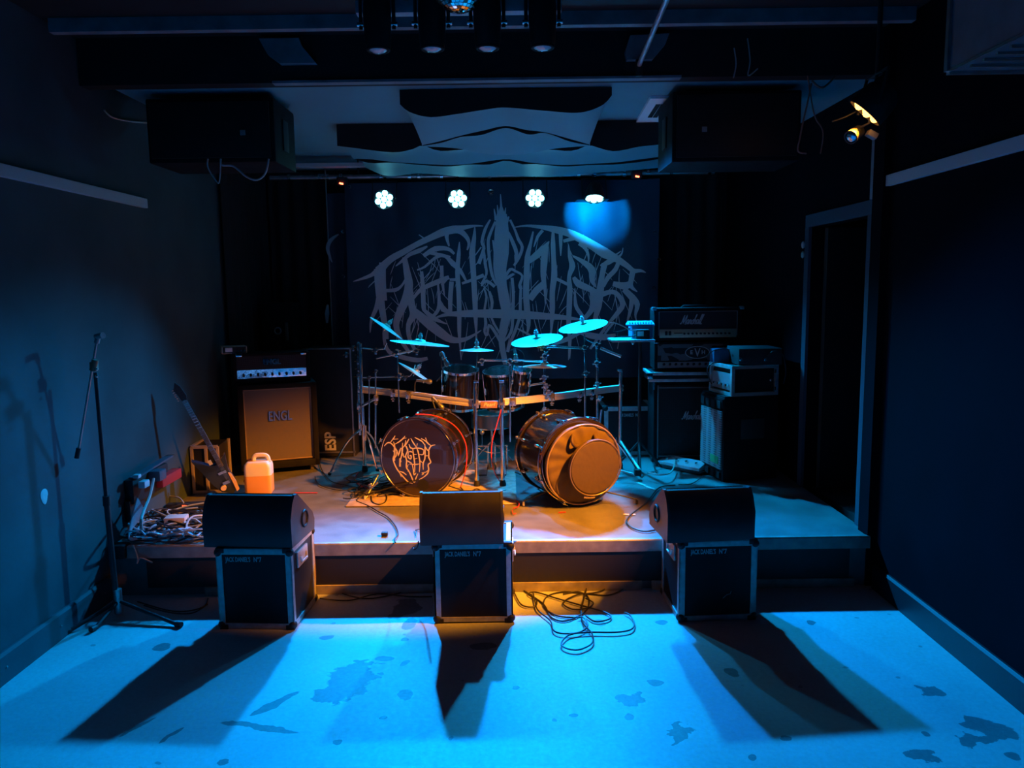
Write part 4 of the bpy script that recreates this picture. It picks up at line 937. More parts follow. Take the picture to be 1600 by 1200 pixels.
mb = MB(); q = [Vector((.36 + .1 * math.cos(a * PI / 18), -.003, .15 + .05 * math.sin(a * PI / 18))) for a in range(37)]; mb.tube(q, .003, 5); mb.build('badge_rim', SILV, ev)
text_mb('E', .045, .001, bold=.001).xf(Matrix.Translation((.31, -.004, .15))).build('lettering', WHITE, ev, smooth=False)
text_mb('V', .1, .001, bold=.001, xs=.8).xf(Matrix.Translation((.36, -.004, .145))).build('lettering', WHITE, ev, smooth=False)
text_mb('H', .045, .001, bold=.001).xf(Matrix.Translation((.41, -.004, .15))).build('lettering', WHITE, ev, smooth=False)
pnl = MB().box((.33, .004, .045), (.6, .02, .05), rot=Matrix.Rotation(-.3, 3, 'X')).build('control_panel', mat('pale panel', (.35, .36, .36), .4, .3), ev, smooth=False)
for i in range(11): MB().cyl((.08 + i * .05, .0, .05), (.08 + i * .05, -.022, .055), .012, .01, 12).build('knob', BLK, pnl)
MB().box((.015, -.0, eh - .005), (.04, .02, .012), bev=.004).build('corner_cap', CHROME, ev)
# lettered head
z1 = e0z + eh
mhd = head('amplifier_head', 'black amplifier head with white script lettering and a gold knob panel, topmost of its stack', (ml.x + .0, ml.y + .02, z1), MA, .73, .285, TOLEX)
MB().box((.365, .008, .18), (.64, .01, .145)).build('grille', mesh_mat('black cloth grille', (.02, .022, .028), (.008, .008, .01), 120, .7, 0), mhd, smooth=False)
p_ = MB()
for x in (.04, .69): p_.box((x, .002, .155), (.006, .01, .2))
p_.box((.365, .002, .255), (.65, .01, .006)); p_.build('piping', MATS['dull white piping'], mhd)
script(mhd, (.22, .0, .15), .075, WHITE)
pnl = MB().box((.365, .002, .072), (.64, .012, .07), bev=.002).build('control_panel', mat('gold panel', (.62, .55, .36), .35, .35), mhd)
for i in range(12): MB().cyl((.25 + i * .034, -.004, .07), (.25 + i * .034, -.024, .07), .009, .008, 12).build('knob', BLK, pnl)
for x in (.1, .13): MB().box((x, -.006, .075), (.022, .012, .035), bev=.002).build('switch', BLK, pnl)
MB().box((.2, -.005, .075), (.07, .002, .006)).build('panel_print', BLK, mhd, smooth=False)
for x in (.0, .73): MB().box((x, .02, .28), (.04, .05, .03), bev=.01).build('corner_cap', DULL, mhd)
MB().tube([(.25, .15, .285), (.27, .15, .3), (.46, .15, .3), (.48, .15, .285)], .008, 6).build('handle', RUB, mhd)

# bass cabinet turned sideways
bn_ = P(1129, 753, Z=S); bf = P(1100, 737, Z=S); bd = (bf - bn_); bdl = bd.length; ba = math.atan2(bd.y, bd.x)
bh = P(1129, 622, Y=bn_.y).z - S
br2 = P(1222, 755, Y=bn_.y).x
print('bass', bn_, bf, bh, br2 - bn_.x)
bdl = .4; ba = math.radians(101.5)
bc = thing('bass_cabinet', 'large black bass speaker cabinet standing side-on at the right, small green logo on its grille', 'speaker cabinet', (bn_.x, bn_.y, S), 0)
ux = Vector((math.cos(ba), math.sin(ba), 0)); uy = Vector((math.sin(ba), -math.cos(ba), 0))   # ux along the grille, uy into the cabinet
Mb = Matrix(((ux.x, uy.x, 0, bn_.x), (ux.y, uy.y, 0, bn_.y), (0, 0, 1, S), (0, 0, 0, 1)))
bw = br2 - bn_.x
def bb_(c, d, name, m, bev=0., **k): return MB().box(c, d, bev=bev).xf(Mb).build(name, m, bc, world=True, **k)
bb_((bdl / 2, bw / 2, bh / 2), (bdl, bw, bh - .002), 'body', TOLEX, .012)
bb_((bdl / 2, -.006, bh / 2 - .01), (bdl - .04, .014, bh - .2), 'grille', mesh_mat('blue-grey punched steel', (.32, .37, .38), (.03, .035, .04), 55, .5, 0), .003)
bb_((bdl / 2, -.004, bh - .045), (bdl - .02, .012, .06), 'trim_strip', TOLEX)
for k in range(4):
    bb_((.06 + k * .094, -.012, bh - .06), (.055, .01, .055), 'vent', BACKB); bb_((.06 + k * .094, -.012, .045), (.055, .01, .05), 'vent', BACKB)
bb_((.12, -.016, .16), (.13, .006, .06), 'logo', mat('green logo plate', (.05, .45, .15), .4))
bb_((-.004, bw * .52, bh * .62), (.01, .2, .16), 'handle_recess', mat('black dish', (.03, .03, .03), .6), .004)
bb_((bdl / 2, bw / 2, bh + .003), (bdl * .96, bw * .96, .008), 'top_panel', TOLEX)
# rack on top of it
rz0 = S + bh + .01
rl = P(1113, 615, Y=bn_.y + .42); rn = P(1145, 618, Y=bn_.y); 
rkk = thing('rack_case', 'small flight case with silver edges on the bass cabinet, cables in its left side', 'flight case', (bn_.x + .1, bn_.y, rz0))
rx0 = P(1145, 600, Y=bn_.y - .0).x; rx1 = P(1220, 600, Y=bn_.y).x; rh = P(1145, 572, Y=bn_.y).z - rz0; rd = .36
Mr = Matrix(((ux.x, uy.x, 0, rx0), (ux.y, uy.y, 0, bn_.y + .01), (0, 0, 1, rz0), (0, 0, 0, 1))); rwid = (rx1 - rx0) / 1.0
def rb(c, d, name, m, bev=0., **k): return MB().box(c, d, bev=bev).xf(Mr).build(name, m, rkk, world=True, **k)
rb((rd / 2, rwid / 2 + .01, rh / 2), (rd - .02, rwid - .02, rh - .01), 'body', PLY)
for (x, y) in ((0, 0), (rd, 0), (0, rwid)): rb((x, y, rh / 2), (.028, .028, rh), 'edge_strip', ALU, .004)
for z in (.013, rh - .013):
    rb((rd / 2, 0, z), (rd, .028, .026), 'edge_strip', ALU); rb((0, rwid / 2, z), (.028, rwid, .026), 'edge_strip', mat('tan metal', (.5, .42, .38), .45, .4))
rb((rd / 2, .004, rh * .45), (rd - .05, .012, rh * .55), 'rack_unit', mat('steel rack face', (.4, .45, .48), .35, .5))
for i in range(5): rb((.06 + i * .07, -.012, rh * .35), (.02, .03, .02), 'plug', CHROME, .004)
for z in (.05, rh - .05): rb((-.012, rwid - .02, z), (.012, .02, .03), 'latch', CHROME, .003)
MB().ball(Mr @ Vector((-.02, rwid - .06, rh * .5)), .012).build('latch_knob', CHROME, rkk, world=True)
# dark box on the rack
p = P(1150, 571, Y=bn_.y + .03); x1_ = P(1222, 571, Y=bn_.y + .03).x; zt = P(1180, 545, Y=bn_.y + .03).z
db = thing('rack_unit', 'dark rack unit with two metal clasps on the silver edged case', 'rack unit', (p.x, bn_.y + .03, rz0 + rh))
zb = rz0 + rh
MB().box(((p.x + x1_) / 2 + .01, bn_.y + .2, (zb + zt) / 2 + .002), (x1_ - p.x - .02, .34, zt - zb), bev=.008).build('body', BLK, db, world=True)
for u in (1158, 1196): MB().box(P(u, 561, Y=bn_.y + .022), (.025, .014, .03), bev=.004).build('clasp', CHROME, db, world=True)
MB().tube([P(1200, 556, Y=bn_.y + .02), P(1208, 549, Y=bn_.y), P(1222, 553, Y=bn_.y), P(1228, 580, Y=bn_.y), P(1224, 600, Y=bn_.y - .01)], .005, 6, smooth=5).build('strap', RUB, db, world=True)
p = P(1142, 543, Y=bn_.y + .3)
pb_ = thing('pedal_unit', 'small blue electronics box with a violet indicator left of the dark rack unit', 'pedal', (p.x, p.y, zb))
MB().box((p.x - .06, p.y + .05, (zb + p.z) / 2 - .01), (.16, .14, p.z - zb), bev=.01).build('case', mat('blue metal case', (.05, .12, .22), .35, .4), pb_, world=True)
MB().ball(p + Vector((.0, -.05, 0)), .009).build('indicator_light', mat('violet indicator', (.3, .1, 1), .4, emit=(.35, .15, 1), est=6), pb_, world=True)
cable([(1112, 600), (1105, 580), (1112, 568), (1128, 566)], Y=bn_.y + .25, r=.005, m=CABM, label='black cable looped at the lit side of the small flight case')
cable([(1105, 556), (1115, 548), (1135, 545), (1140, 552)], Y=bn_.y + .22, r=.005, m=CABM, label='black cable in front of the oval badge amplifier')
# footswitch on the floor
p0 = P(1028, 728, Z=S); p1 = P(1092, 741, Z=S)
fa = math.atan2(p1.y - p0.y, p1.x - p0.x); fl_ = (p1 - p0).length
fs_ = thing('footswitch', 'pale metal footswitch with a row of buttons in front of the right speaker cabinet', 'footswitch', (p0.x, p0.y, S), fa)
MB().prism([(0, 0, .002), (0, -.0, .045), (0, .11, .085), (0, .11, .002)], (0, 0, 0), (fl_, 0, 0)).build('case', mat('white painted metal', (.7, .72, .74), .35), fs_, smooth=False)
for i in range(4): MB().cyl((.06 + i * (fl_ - .12) / 3, .05, .055), (.06 + i * (fl_ - .12) / 3, .045, .078), .012).build('button', CHROME, fs_)
MB().box((fl_ * .5, .1, .076), (.09, .03, .006), rot=Matrix.Rotation(.28, 3, 'X')).build('label_plate', mat('bright plate', (.6, .9, .9), .3), fs_)
q = P(1030, 748, Z=S)
tag(MB().box((p0.x + .2, p0.y - .14, S + .012), (.42, .16, .022), rot=Matrix.Rotation(fa, 3, 'Z'), bev=.004).build('pedal_plate', BLK), 'flat black plate on the stage in front of the pale footswitch', 'plate')
cable([(1052, 716), (1055, 722), (1048, 738), (1030, 742), (1012, 738)], Z=S + .06, r=.006, m=CABG, label='pale cable lying across the footswitch')
cable([(1028, 738), (1022, 727), (1034, 716), (1050, 713)], Z=S + .02, r=.005, m=CABM, label='black cable curling at the left of the footswitch')
# case behind the right drum
q0 = P(944, 712, Z=S); q1 = P(1022, 712, Z=S); zt = P(960, 636, Y=q0.y).z
jc = thing('flight_case', 'flight case with metal edges standing behind the right drums, whiskey lettering at its top', 'flight case', ((q0.x + q1.x) / 2, q0.y, S))
ww = q1.x - q0.x; hh_ = zt - S
MB().box((0, .22, hh_ / 2), (ww - .01, .43, hh_ - .01)).build('body', PLY, jc, smooth=False)
for sx in (-1, 1): MB().box((sx * (ww / 2 - .018), .0, hh_ / 2), (.036, .014, hh_ - .05)).build('edge_strip', ALU, jc, smooth=False)
for z in (.018, hh_ - .018): MB().box((0, .0, z), (ww - .05, .014, .036)).build('edge_strip', ALU, jc, smooth=False)
for sx in (-1, 1): MB().box((sx * (ww / 2 - .01), .22, hh_ - .006), (.036, .4, .012)).build('edge_strip', ALU, jc, smooth=False)
for sx in (-1, 1):
    for z in (.01, hh_ - .012): MB().ball((sx * (ww / 2 - .012), .01, z), .03, n=12).build('corner_cap', RUB, jc)
jd_text(jc, -.03, -.012, hh_ - .075)
# tray with small devices
p0 = P(955, 530, Y=6.2); p1 = P(1012, 530, Y=6.2); 
ty = thing('equipment_tray', 'small bright tray on a stand holding electronics, left of the topmost amplifier head', 'tray stand', (p1.x - .05, 6.2, S))
MB().box(((p0.x + p1.x) / 2 + .02, 6.25, p0.z - .01), (p1.x - p0.x + .05, .3, .018), bev=.005).build('tray', ALU, ty, world=True)
MB().cyl((p1.x - .05, 6.27, S), (p1.x - .05, 6.27, p0.z - .015), .014).build('pole', BLK, ty, world=True)
for k in range(3):
    a = 2 * PI * k / 3 + .4; MB().tube([(p1.x - .05, 6.27, S + .25), (p1.x - .05 + .22 * math.cos(a), 6.27 + .22 * math.sin(a), S + .01)], .01, 6).build('leg', BLK, ty, world=True)
MB().ball(P(989, 536, Y=6.18), .014).build('knob', CHROME, ty, world=True)
q = P(1004, 520, Y=6.2)
wr = thing('wireless_receiver', 'small receiver with a bright display on the tray left of the right amplifier stack', 'receiver', (q.x, q.y, p0.z))
MB().box((0, .03, .038), (.11, .1, .072), bev=.006).build('case', BLK, wr)
MB().box((-.02, -.022, .042), (.05, .006, .04)).build('display', mat('pale display', (.9, .9, .9), .3), wr)
MB().cyl((.035, -.02, .03), (.035, -.035, .03), .008).build('knob', CHROME, wr)
q = P(1004, 507, Y=6.27)
bx = thing('mixer', 'blue lit small mixer resting behind the little receiver on the tray', 'mixer', (q.x, q.y, p0.z))
MB().box((-.0, .1, .05), (.17, .2, .1), bev=.006).prism([(-.14, .0, .1), (.1, .0, .1), (.1, .14, .125), (-.1, .14, .125)], (0, 0, 0), (0, 0, .012)).build('case', mat('blue enamel', (.12, .3, .55), .4), bx)
for i in range(9): MB().cyl((-.1 + i * .022, .02, .11), (-.1 + i * .022, .02, .13), .005, n=8).build('knob', GREY, bx)
cable([(953, 504), (962, 505), (975, 510), (985, 516), (996, 515)], Y=6.15, r=.005, m=CABG, label='pale cable arching onto the equipment tray')
cable([(955, 514), (963, 518), (972, 516), (985, 513)], Y=6.15, r=.004, m=CABM, label='dark cable drooping onto the equipment tray')
cable([(965, 521), (968, 526), (985, 526), (994, 523)], Y=6.15, r=.006, m=CABM, label='black cable bunched on the equipment tray')
cable([(967, 533), (966, 538), (965, 545)], Y=6.15, r=.003, m=CABG, label='thin strap hanging under the equipment tray')
# ------------------------------------------------------------------ drums
BRASS = mat('cymbal bronze', (.66, .66, .55), .34, .45, var=.12, scale=40)
HEADM = mat('black drum head', (.022, .016, .015), .3, coat=.15)
def frame_from(p, axis, up=(0, 0, 1)):
    a = Vector(axis).normalized(); x = Vector(up).cross(a)
    x = x.normalized() if x.length > 1e-4 else Vector((1, 0, 0)); y = a.cross(x)
    return Matrix(((x.x, y.x, a.x, p[0]), (x.y, y.y, a.y, p[1]), (x.z, y.z, a.z, p[2]), (0, 0, 0, 1)))
def kick(name, label, pf, pb, r):
    "pf, pb: centres of front and rear head"
    t = thing(name, label, 'kick drum', (pf.x, pf.y, S)); ax = (pb - pf); L_ = ax.length; M = frame_from(pf, ax)
    MB().lathe([(r - .012, .015), (r - .006, .015), (r - .006, L_ - .015), (r - .012, L_ - .015)], n=64).xf(M).build('shell', LACQ, t, world=True)
    for z0 in (0, L_ - .035):
        hp = MB().lathe([(r - .008, z0), (r + .008, z0), (r + .008, z0 + .035), (r - .008, z0 + .035), (r - .008, z0)], n=64).xf(M).build('hoop', mat('hoop lacquer', (.03, .018, .015), .15, coat=.8), t, world=True)
        MB().torus((0, 0, z0 + (.035 if z0 == 0 else 0)), r + .008, .0035, n=64, m=6).xf(M).build('hoop_edge', CHROME, hp, world=True)
        MB().torus((0, 0, z0 + (.0 if z0 == 0 else .035)), r - .006, .003, n=64, m=6).xf(M).build('hoop_edge', CHROME, hp, world=True)
    MB().grid(lambda i, j: M @ Vector((j * (r - .008) * math.cos(2 * PI * i), j * (r - .008) * math.sin(2 * PI * i), .008 - .002 * j)), 64, 3).build('front_head', HEADM, t, world=True)
    MB().grid(lambda i, j: M @ Vector((j * (r - .008) * math.cos(2 * PI * i), j * (r - .008) * math.sin(2 * PI * i), L_ - .008)), 64, 3).build('rear_head', WHITE, t, world=True)
    for k in range(8):
        a = 2 * PI * (k + .5) / 8; c, s_ = math.cos(a), math.sin(a)
        for z0, dz_ in ((.11, 1), (L_ - .11, -1)):
            m_ = MB(); m_.lathe([(.006, -.03), (.011, -.02), (.011, .02), (.006, .03)], (c * (r + .006), s_ * (r + .006), z0), n=10)
            m_.cyl((c * (r + .02), s_ * (r + .02), z0), (c * (r + .02), s_ * (r + .02), z0 - dz_ * .115), .0035, n=6)
            m_.box((c * (r + .014), s_ * (r + .014), z0 - dz_ * .1), (.02, .02, .02), bev=.004)
            m_.xf(M).build('tension_rod', CHROME, t, world=True)
        m_ = MB()
        m_.cyl((c * (r + .02), s_ * (r + .02), -.012), (c * (r + .02), s_ * (r + .02), .03), .006, n=8)
        for z0 in (-.012,):
            m_.cyl((c * (r + .02) - s_ * .022, s_ * (r + .02) + c * .022, z0), (c * (r + .02) + s_ * .022, s_ * (r + .02) - c * .022, z0), .004, n=6)
        m_.xf(M).build('tension_lug', CHROME, t, world=True)
    for sx in (-1, 1):
        a = M @ Vector((sx * r * .8, -.0, .1)); ft_ = Vector((pf.x + sx * (r + .1), pf.y - .02, S + .006)); a = M @ Vector((sx * (r * .93), -r * .3, .09))
        MB().tube([a, ft_ + Vector((0, 0, .03)), ft_], [.006, .005, .005], 6).build('spur', BLK, t, world=True)
        MB().cyl(ft_ + Vector((0, 0, -.003)), ft_ + Vector((0, 0, .025)), .009).build('rubber_foot', WHITE if sx < 0 else RUB, t, world=True)
    return t, M, L_
R1 = .292
k1f = P(652, 716, Y=5.52); k1f.z = S + R1 + .012
k1b = k1f + Vector((.11, .42, 0))
kd, M1, L1 = kick('kick_drum', 'left black kick drum with a pale spiky band logo on its front head', k1f, k1b, R1)
ins = M1.inverted()
LG2 = """105,370 150,322 200,320 245,360 300,440 325,525|250,300 272,400 265,500 243,560 262,640 300,720 345,785 420,870 480,930 548,955|200,312 250,250 272,208|250,264 322,258|268,342 340,300 400,250 430,213|400,250 452,243
325,525 350,430 392,398|348,430 362,395|392,318 385,420 375,520 352,600 350,692|390,400 430,350 440,280|438,362 468,300 492,258|430,360 472,430 440,520 455,600 450,700 500,780 560,920 577,940|400,480 412,540 442,522|300,440 290,520 262,560
492,340 512,392 560,410 600,400 690,412 722,436|482,460 478,540 520,570 524,520 498,522|450,590 500,620 542,642|550,410 560,500 572,580 580,650 582,775|560,500 612,500|570,572 622,560|480,460 520,455 545,470
500,650 580,657 662,648|610,400 632,450 650,540 662,640 652,780|650,500 712,500 722,440|740,338 742,440 740,560 712,640 714,740|740,522 802,520|800,430 800,540 832,622 790,660 800,740 770,812 680,882
740,370 790,440 832,370 902,350|580,233 650,270 700,300 742,360|680,250 750,290 792,332 832,362|748,238 772,292|670,600 712,642|330,760 400,782 452,822|690,790 792,768|540,650 560,740 572,820 602,788|450,700 482,658
580,942 600,870 632,800|650,892 722,850|500,780 470,760|340,780 372,852|520,250 560,320 602,382|622,330 610,392|240,560 268,480 240,440|360,600 350,640 372,600|690,820 720,800 690,790|470,700 440,640|800,740 760,770"""
mb = MB()
plane_n = (M1.to_3x3() @ Vector((0, 0, 1)))
def onhead(u, v, th):
    d = ray(u, v); o_ = Vector((0, 0, CAM_H)); t_ = (k1f - o_).dot(plane_n) / d.dot(plane_n); return o_ + d * t_ - plane_n * (.001 + th)
for row in LG2.replace('\n', '|').split('|'):
    q = [tuple(float(c) for c in s.split(',')) for s in row.split()]
    n_ = len(q); ws = [1.9 if 0 < i < n_ - 1 else .8 for i in range(n_)]
    if n_ == 2: ws = [1.2, .6]
    ribbon(mb, [(590 + a / 10, 660 + b / 10) for a, b in q], ws, onhead, .0008)
for row, wd in (('265,370 265,500 262,600', 2.2), ('352,560 350,690', 2.6), ('330,500 355,430', 2.0), ('390,400 380,520', 2.2), ('445,370 470,430', 2.0), ('800,440 800,560', 2.0)):
    q = [tuple(float(c) for c in s.split(',')) for s in row.split()]; ribbon(mb, [(590 + a / 10, 660 + b / 10) for a, b in q], [wd] * len(q), onhead, .0006)
mb.build('logo', mat('cream head print', (.85, .72, .55), .5), kd, world=True, smooth=False)
hc = onhead(661, 758, 0)
q = plane_n.to_track_quat('Z', 'Y')
MB().grid(lambda i, j: hc - plane_n * .001 + q @ Vector((.044 * j * math.cos(2 * PI * i), .044 * j * math.sin(2 * PI * i), 0)), 32, 1).build('port_hole', BACKB, kd, world=True, smooth=False)

R2 = .30
k2f = P(906, 714, Y=5.3); k2f.z = S + R2 + .012
k2b = P(862, 700, Y=5.72); k2b.z = k2f.z
kd2, M2, L2_ = kick('kick_drum', 'right black kick drum with a round padded bag hung over its front', k2f, k2b, R2)
# cymbal bag leaning on the right kick drum
BAG = mat('brown-black canvas', (.12, .08, .035), .75, bump=.5, bscale=25)
n2 = M2.to_3x3() @ Vector((0, 0, -1))
bg = thing('cymbal_bag', 'round padded cymbal bag with a front pocket leaning on the right kick drum', 'cymbal bag', (k2f.x, k2f.y - .05, S))
cB = k2f + n2 * .045 + Vector((.0, 0, -.012)); MBg = frame_from(cB, -n2 + Vector((0, 0, .05)))
def disc(M, r, th, n=64, wr=.0, seed=0):
    mb = MB()
    prof = [(0, 0), (.6, 0), (.93, .002), (.985, .012), (1, th / 2), (.985, th - .012), (.93, th), (0, th)]
    def fn(i, j):
        k = j * (len(prof) - 1); a = min(int(k), len(prof) - 2); f = k - a
        rr = prof[a][0] + (prof[a + 1][0] - prof[a][0]) * f; z = prof[a][1] + (prof[a + 1][1] - prof[a][1]) * f
        an = 2 * PI * i; w_ = wr * math.sin(an * 17 + 5 * rr + seed) * rr * rr * (1 if z < th / 2 else 0) + wr * .7 * math.sin(an * 7 + seed) * rr
        return M @ Vector((rr * r * math.cos(an), rr * r * math.sin(an), z + w_ - 0))
    return mb.grid(fn, n * 2, 28)
disc(MBg, .287, .05, wr=.006).xf(Matrix.Translation(n2 * .012)).build('main_pocket', BAG, bg, world=True)
MB().torus((0, 0, -.004), .286, .006, n=64, m=6).xf(MBg).xf(Matrix.Translation(n2 * .01)).build('piping', mat('piping brown', (.28, .2, .16), .5), bg, world=True)
pc = P(931, 731, Y=k2f.y - .13)
Mp = frame_from(pc, -n2 + Vector((0, 0, .08)))
disc(Mp, .198, .05, wr=.0008, seed=2).build('front_pocket', mat('brown-black pocket cloth', (.09, .06, .028), .7, bump=.3, bscale=60), bg, world=True)
MB().torus((0, 0, .0), .198, .004, n=64, m=6).xf(Mp).build('zip', mat('zip', (.3, .22, .18), .4, .5), bg, world=True)
def wp(u, v, off=.085):
    d = ray(u, v); o_ = Vector((0, 0, CAM_H)); c_ = k2f + n2 * off; t_ = (c_ - o_).dot(n2) / d.dot(n2); return o_ + d * t_
for lst in ([(895, 680), (894, 690), (898, 697), (903, 697)], [(929, 680), (931, 686), (932, 691)]):
    pts = [wp(*q, off=.075 + (.03 if 0 < i < len(lst) - 1 else 0)) for i, q in enumerate(lst)]
    MB().tube(pts, .012, 8, smooth=4).build('handle', mat('webbing', (.08, .05, .04), .7), bg, world=True)
lm = text_mb('Millenium', .022, .0006, shear=.2, bold=.0004)
c_ = pc + Vector((-.02, 0, 0)); u_ = wp(921, 777, .115); Mt = frame_from(u_, -n2)
lm2 = MB(); Rm = Matrix(((-Mt[0][0], -n2.x * -1, 0, u_.x), (-Mt[1][0], -n2.y * -1, 0, u_.y), (0, 0, 1, u_.z), (0, 0, 0, 1)))
xr = Vector((-n2.y, n2.x, 0)).normalized()
Rm = Matrix(((xr.x, -n2.x, 0, u_.x), (xr.y, -n2.y, 0, u_.y), (xr.z, -n2.z, 1, u_.z), (0, 0, 0, 1)))
lm.xf(Rm @ Matrix.Rotation(math.radians(6), 4, 'Y')).build('lettering', mat('tan label print', (.75, .6, .45), .5), bg, world=True, smooth=False)

# ------------------------------------------------------------------ rack
RY0 = 5.86; RYE = 6.42
rack = thing('drum_rack', 'curved aluminium drum rack with chrome clamps and posts spanning the kit', 'drum rack', (P(765, 630, Y=RY0).x, RY0, S))
railz = P(764, 629, Y=RY0).z
def bezrow(px, ys): return [P(u, v, Y=y) for (u, v), y in zip(px, ys)]
RAILM = mat('satin rail metal', (.8, .76, .7), .38, .35)
def railtube(pts, name, hw=.019, hh=.026):
    pts = spline([Vector(p) for p in pts], 6); vs = []; fs = []
    for i, p in enumerate(pts):
        d = (pts[min(i + 1, len(pts) - 1)] - pts[max(i - 1, 0)]).normalized(); sd = d.cross(Vector((0, 0, 1))).normalized(); up = sd.cross(d)
        for a, b in ((-hw, -hh), (hw, -hh), (hw, -hh * .35), (hw * .8, -hh * .25), (hw * .8, hh * .25), (hw, hh * .35), (hw, hh), (-hw, hh)): vs.append(p + sd * a + up * b)
    n = 8
    for i in range(len(pts) - 1):
        for k in range(n): fs.append((i * n + k, i * n + (k + 1) % n, (i + 1) * n + (k + 1) % n, (i + 1) * n + k))
    fs += [tuple(range(n)), tuple((len(pts) - 1) * n + k for k in range(n))]
    return MB().add(vs, fs).build(name, RAILM, rack, world=True)
def flat(px, ys, z0, z1):
    pts = [P(u, v, Y=y) for (u, v), y in zip(px, ys)]
    return pts
lr = flat([(562, 608), (600, 612), (650, 618), (700, 625), (742, 630)], [RYE, 6.28, 6.1, 5.95, RY0], 0, 0)
rr = flat([(784, 628), (830, 624), (880, 618), (930, 611), (972, 606)], [RY0, 5.95, 6.1, 6.28, RYE], 0, 0)
railtube(lr, 'rail'); railtube(rr, 'rail')
cbar = [P(744, 630, Y=RY0), P(784, 629, Y=RY0)]
MB().cyl(cbar[0] + Vector((0, 0, .0)), cbar[1], .016).build('crossbar', RAILM, rack, world=True)
MB().box((cbar[0] + cbar[1]) / 2 + Vector((0, -.025, -.01)), (.13, .008, .055), bev=.003).build('badge', mat('rust plate', (.4, .22, .14), .4, .3), rack, world=True)
text_mb('Pearl', .042, .001, shear=.35, bold=.0008).xf(Matrix.Translation((cbar[0] + cbar[1]) / 2 + Vector((0, -.031, -.01)))).build('badge_lettering', mat('peach print', (.9, .65, .5), .4), rack, world=True, smooth=False)
def post(u, Y, top, bot=None, r=.016, m=CHROME, foot=True):
    x = P(u, 650, Y=Y).x; zt = P(u, top, Y=Y).z; zb_ = S + .003 if bot is None else P(u, bot, Y=Y).z
    MB().cyl((x, Y, zb_), (x, Y, zt), r, n=18).build('post', m, rack, world=True)
    if bot is None and foot: MB().lathe([(.024, 0), (.026, .02), (.018, .05), (0, .05)], (x, Y, S + .001), n=16).build('rubber_foot', RUB, rack, world=True)
    return x
def clampb(u, v, Y, s=1.):
    p = P(u, v, Y=Y); m_ = MB()
    m_.box(p, (.05 * s, .055 * s, .062 * s), bev=.008).cyl(p + Vector((-.0, -.03, -.0)), p + Vector((0, -.055 * s, 0)), .01 * s, n=10)
    m_.cyl(p + Vector((-.016, -.035 * s, -.045 * s)), p + Vector((.016, -.035 * s, -.045 * s)), .006, n=6).cyl(p + Vector((0, -.03 * s, -.05 * s)), p + Vector((0, -.03 * s, .0)), .005, n=6)
    m_.box(p + Vector((0, -.03 * s, -.06 * s)), (.022, .01, .012), bev=.003)
    m_.build('clamp', mat('warm chrome', (.72, .66, .6), .22, .9), rack, world=True)
post(743, RY0 - .03, 599); post(784, RY0 - .03, 599); post(567, RYE - .03, 536); post(969, RYE - .03, 580)
MB().cyl(P(569, 665, Y=RYE - .06), P(569, 688, Y=RYE - .06), .02).build('memory_lock', MATS['warm chrome'], rack, world=True)
for (u, v, Y, s) in ((743, 631, RY0, 1.05), (784, 630, RY0, 1.05), (563, 608, RYE, .8), (615, 614, 6.22, 1), (639, 617, 6.13, 1), (801, 627, RY0 + .03, 1.1), (862, 620, 6.03, 1), (905, 616, 6.2, .9), (924, 613, 6.26, .9), (969, 606, RYE, .9), (563, 634, RYE, 1.0), (588, 622, 6.3, .8)): clampb(u, v, Y, s)
for (u0, v0, u1, v1, Y) in ((566, 634, 588, 622, 6.36),): MB().cyl(P(u0, v0, Y=Y), P(u1, v1, Y=Y), .012).build('joint', CHROME, rack, world=True)
MB().box(P(744, 596, Y=RY0 - .03), (.04, .04, .016), bev=.004).box(P(784, 596, Y=RY0 - .03), (.04, .04, .016), bev=.004).box(P(968, 579, Y=RYE - .03), (.04, .04, .014), bev=.004).build('post_cap', CHROME, rack, world=True)

# stands with boom arms (each cymbal rides on one)
def rods(t, segs, m=CHROME, name='tube'):
    for (a, b, r) in segs:
        MB().cyl(P(a[0], a[1], Y=a[2]), P(b[0], b[1], Y=b[2]), r, n=12).build(name, m, t, world=True)
def joint(t, pts, r=.02, m=None):
    for (u, v, Y) in pts:
        p = P(u, v, Y=Y); q_ = MB().lathe([(r * .6, -r), (r, -r * .6), (r, r * .6), (r * .6, r)], p, (0, 1, 0), 12)
        q_.cyl(p + Vector((-r * 1.5, -.01, -r * .5)), p + Vector((r * 1.5, -.012, r * .4)), r * .3, n=6).box(p + Vector((0, 0, -r)), (r * 1.1, r * 1.4, r * 1.3), bev=r * .2)
        q_.build('joint', m or CHROME, t, world=True)
def tripod(t, u, v, Y, feet, hub=.30):
    c = P(u, v, Y=Y); top = Vector((c.x, Y, S + hub))
    MB().cyl((c.x, Y, S + hub - .02), (c.x, Y, S + hub + .05), .022).build('hub', CHROME, t, world=True)
    for (fu, fv) in feet:
        f_ = P(fu, fv, Z=S + .012)
        MB().tube([top, top.lerp(f_, .5) + Vector((0, 0, .06)), f_], .0095, 6, smooth=5).build('leg', CHROME, t, world=True)
        MB().ball(f_ + Vector((0, 0, .004)), .016, n=10).build('rubber_foot', RUB, t, world=True)
def bst(name, label, org): return thing(name, label, 'cymbal stand', P(org[0], org[1], Y=org[2]))
G = None
s1 = bst('cymbal_stand', 'cluttered chrome cymbal stand with stacked clamps at the left end of the rack', (563, 560, 6.5))
rods(s1, [((560, 612, 6.47), (560, 534, 6.47), .013)]); rods(s1, [((563, 544, 6.45), (586, 546, 6.45), .006), ((586, 546, 6.45), (600, 545, 6.44), .009), ((600, 546, 6.44), (604, 536, 6.44), .009)])
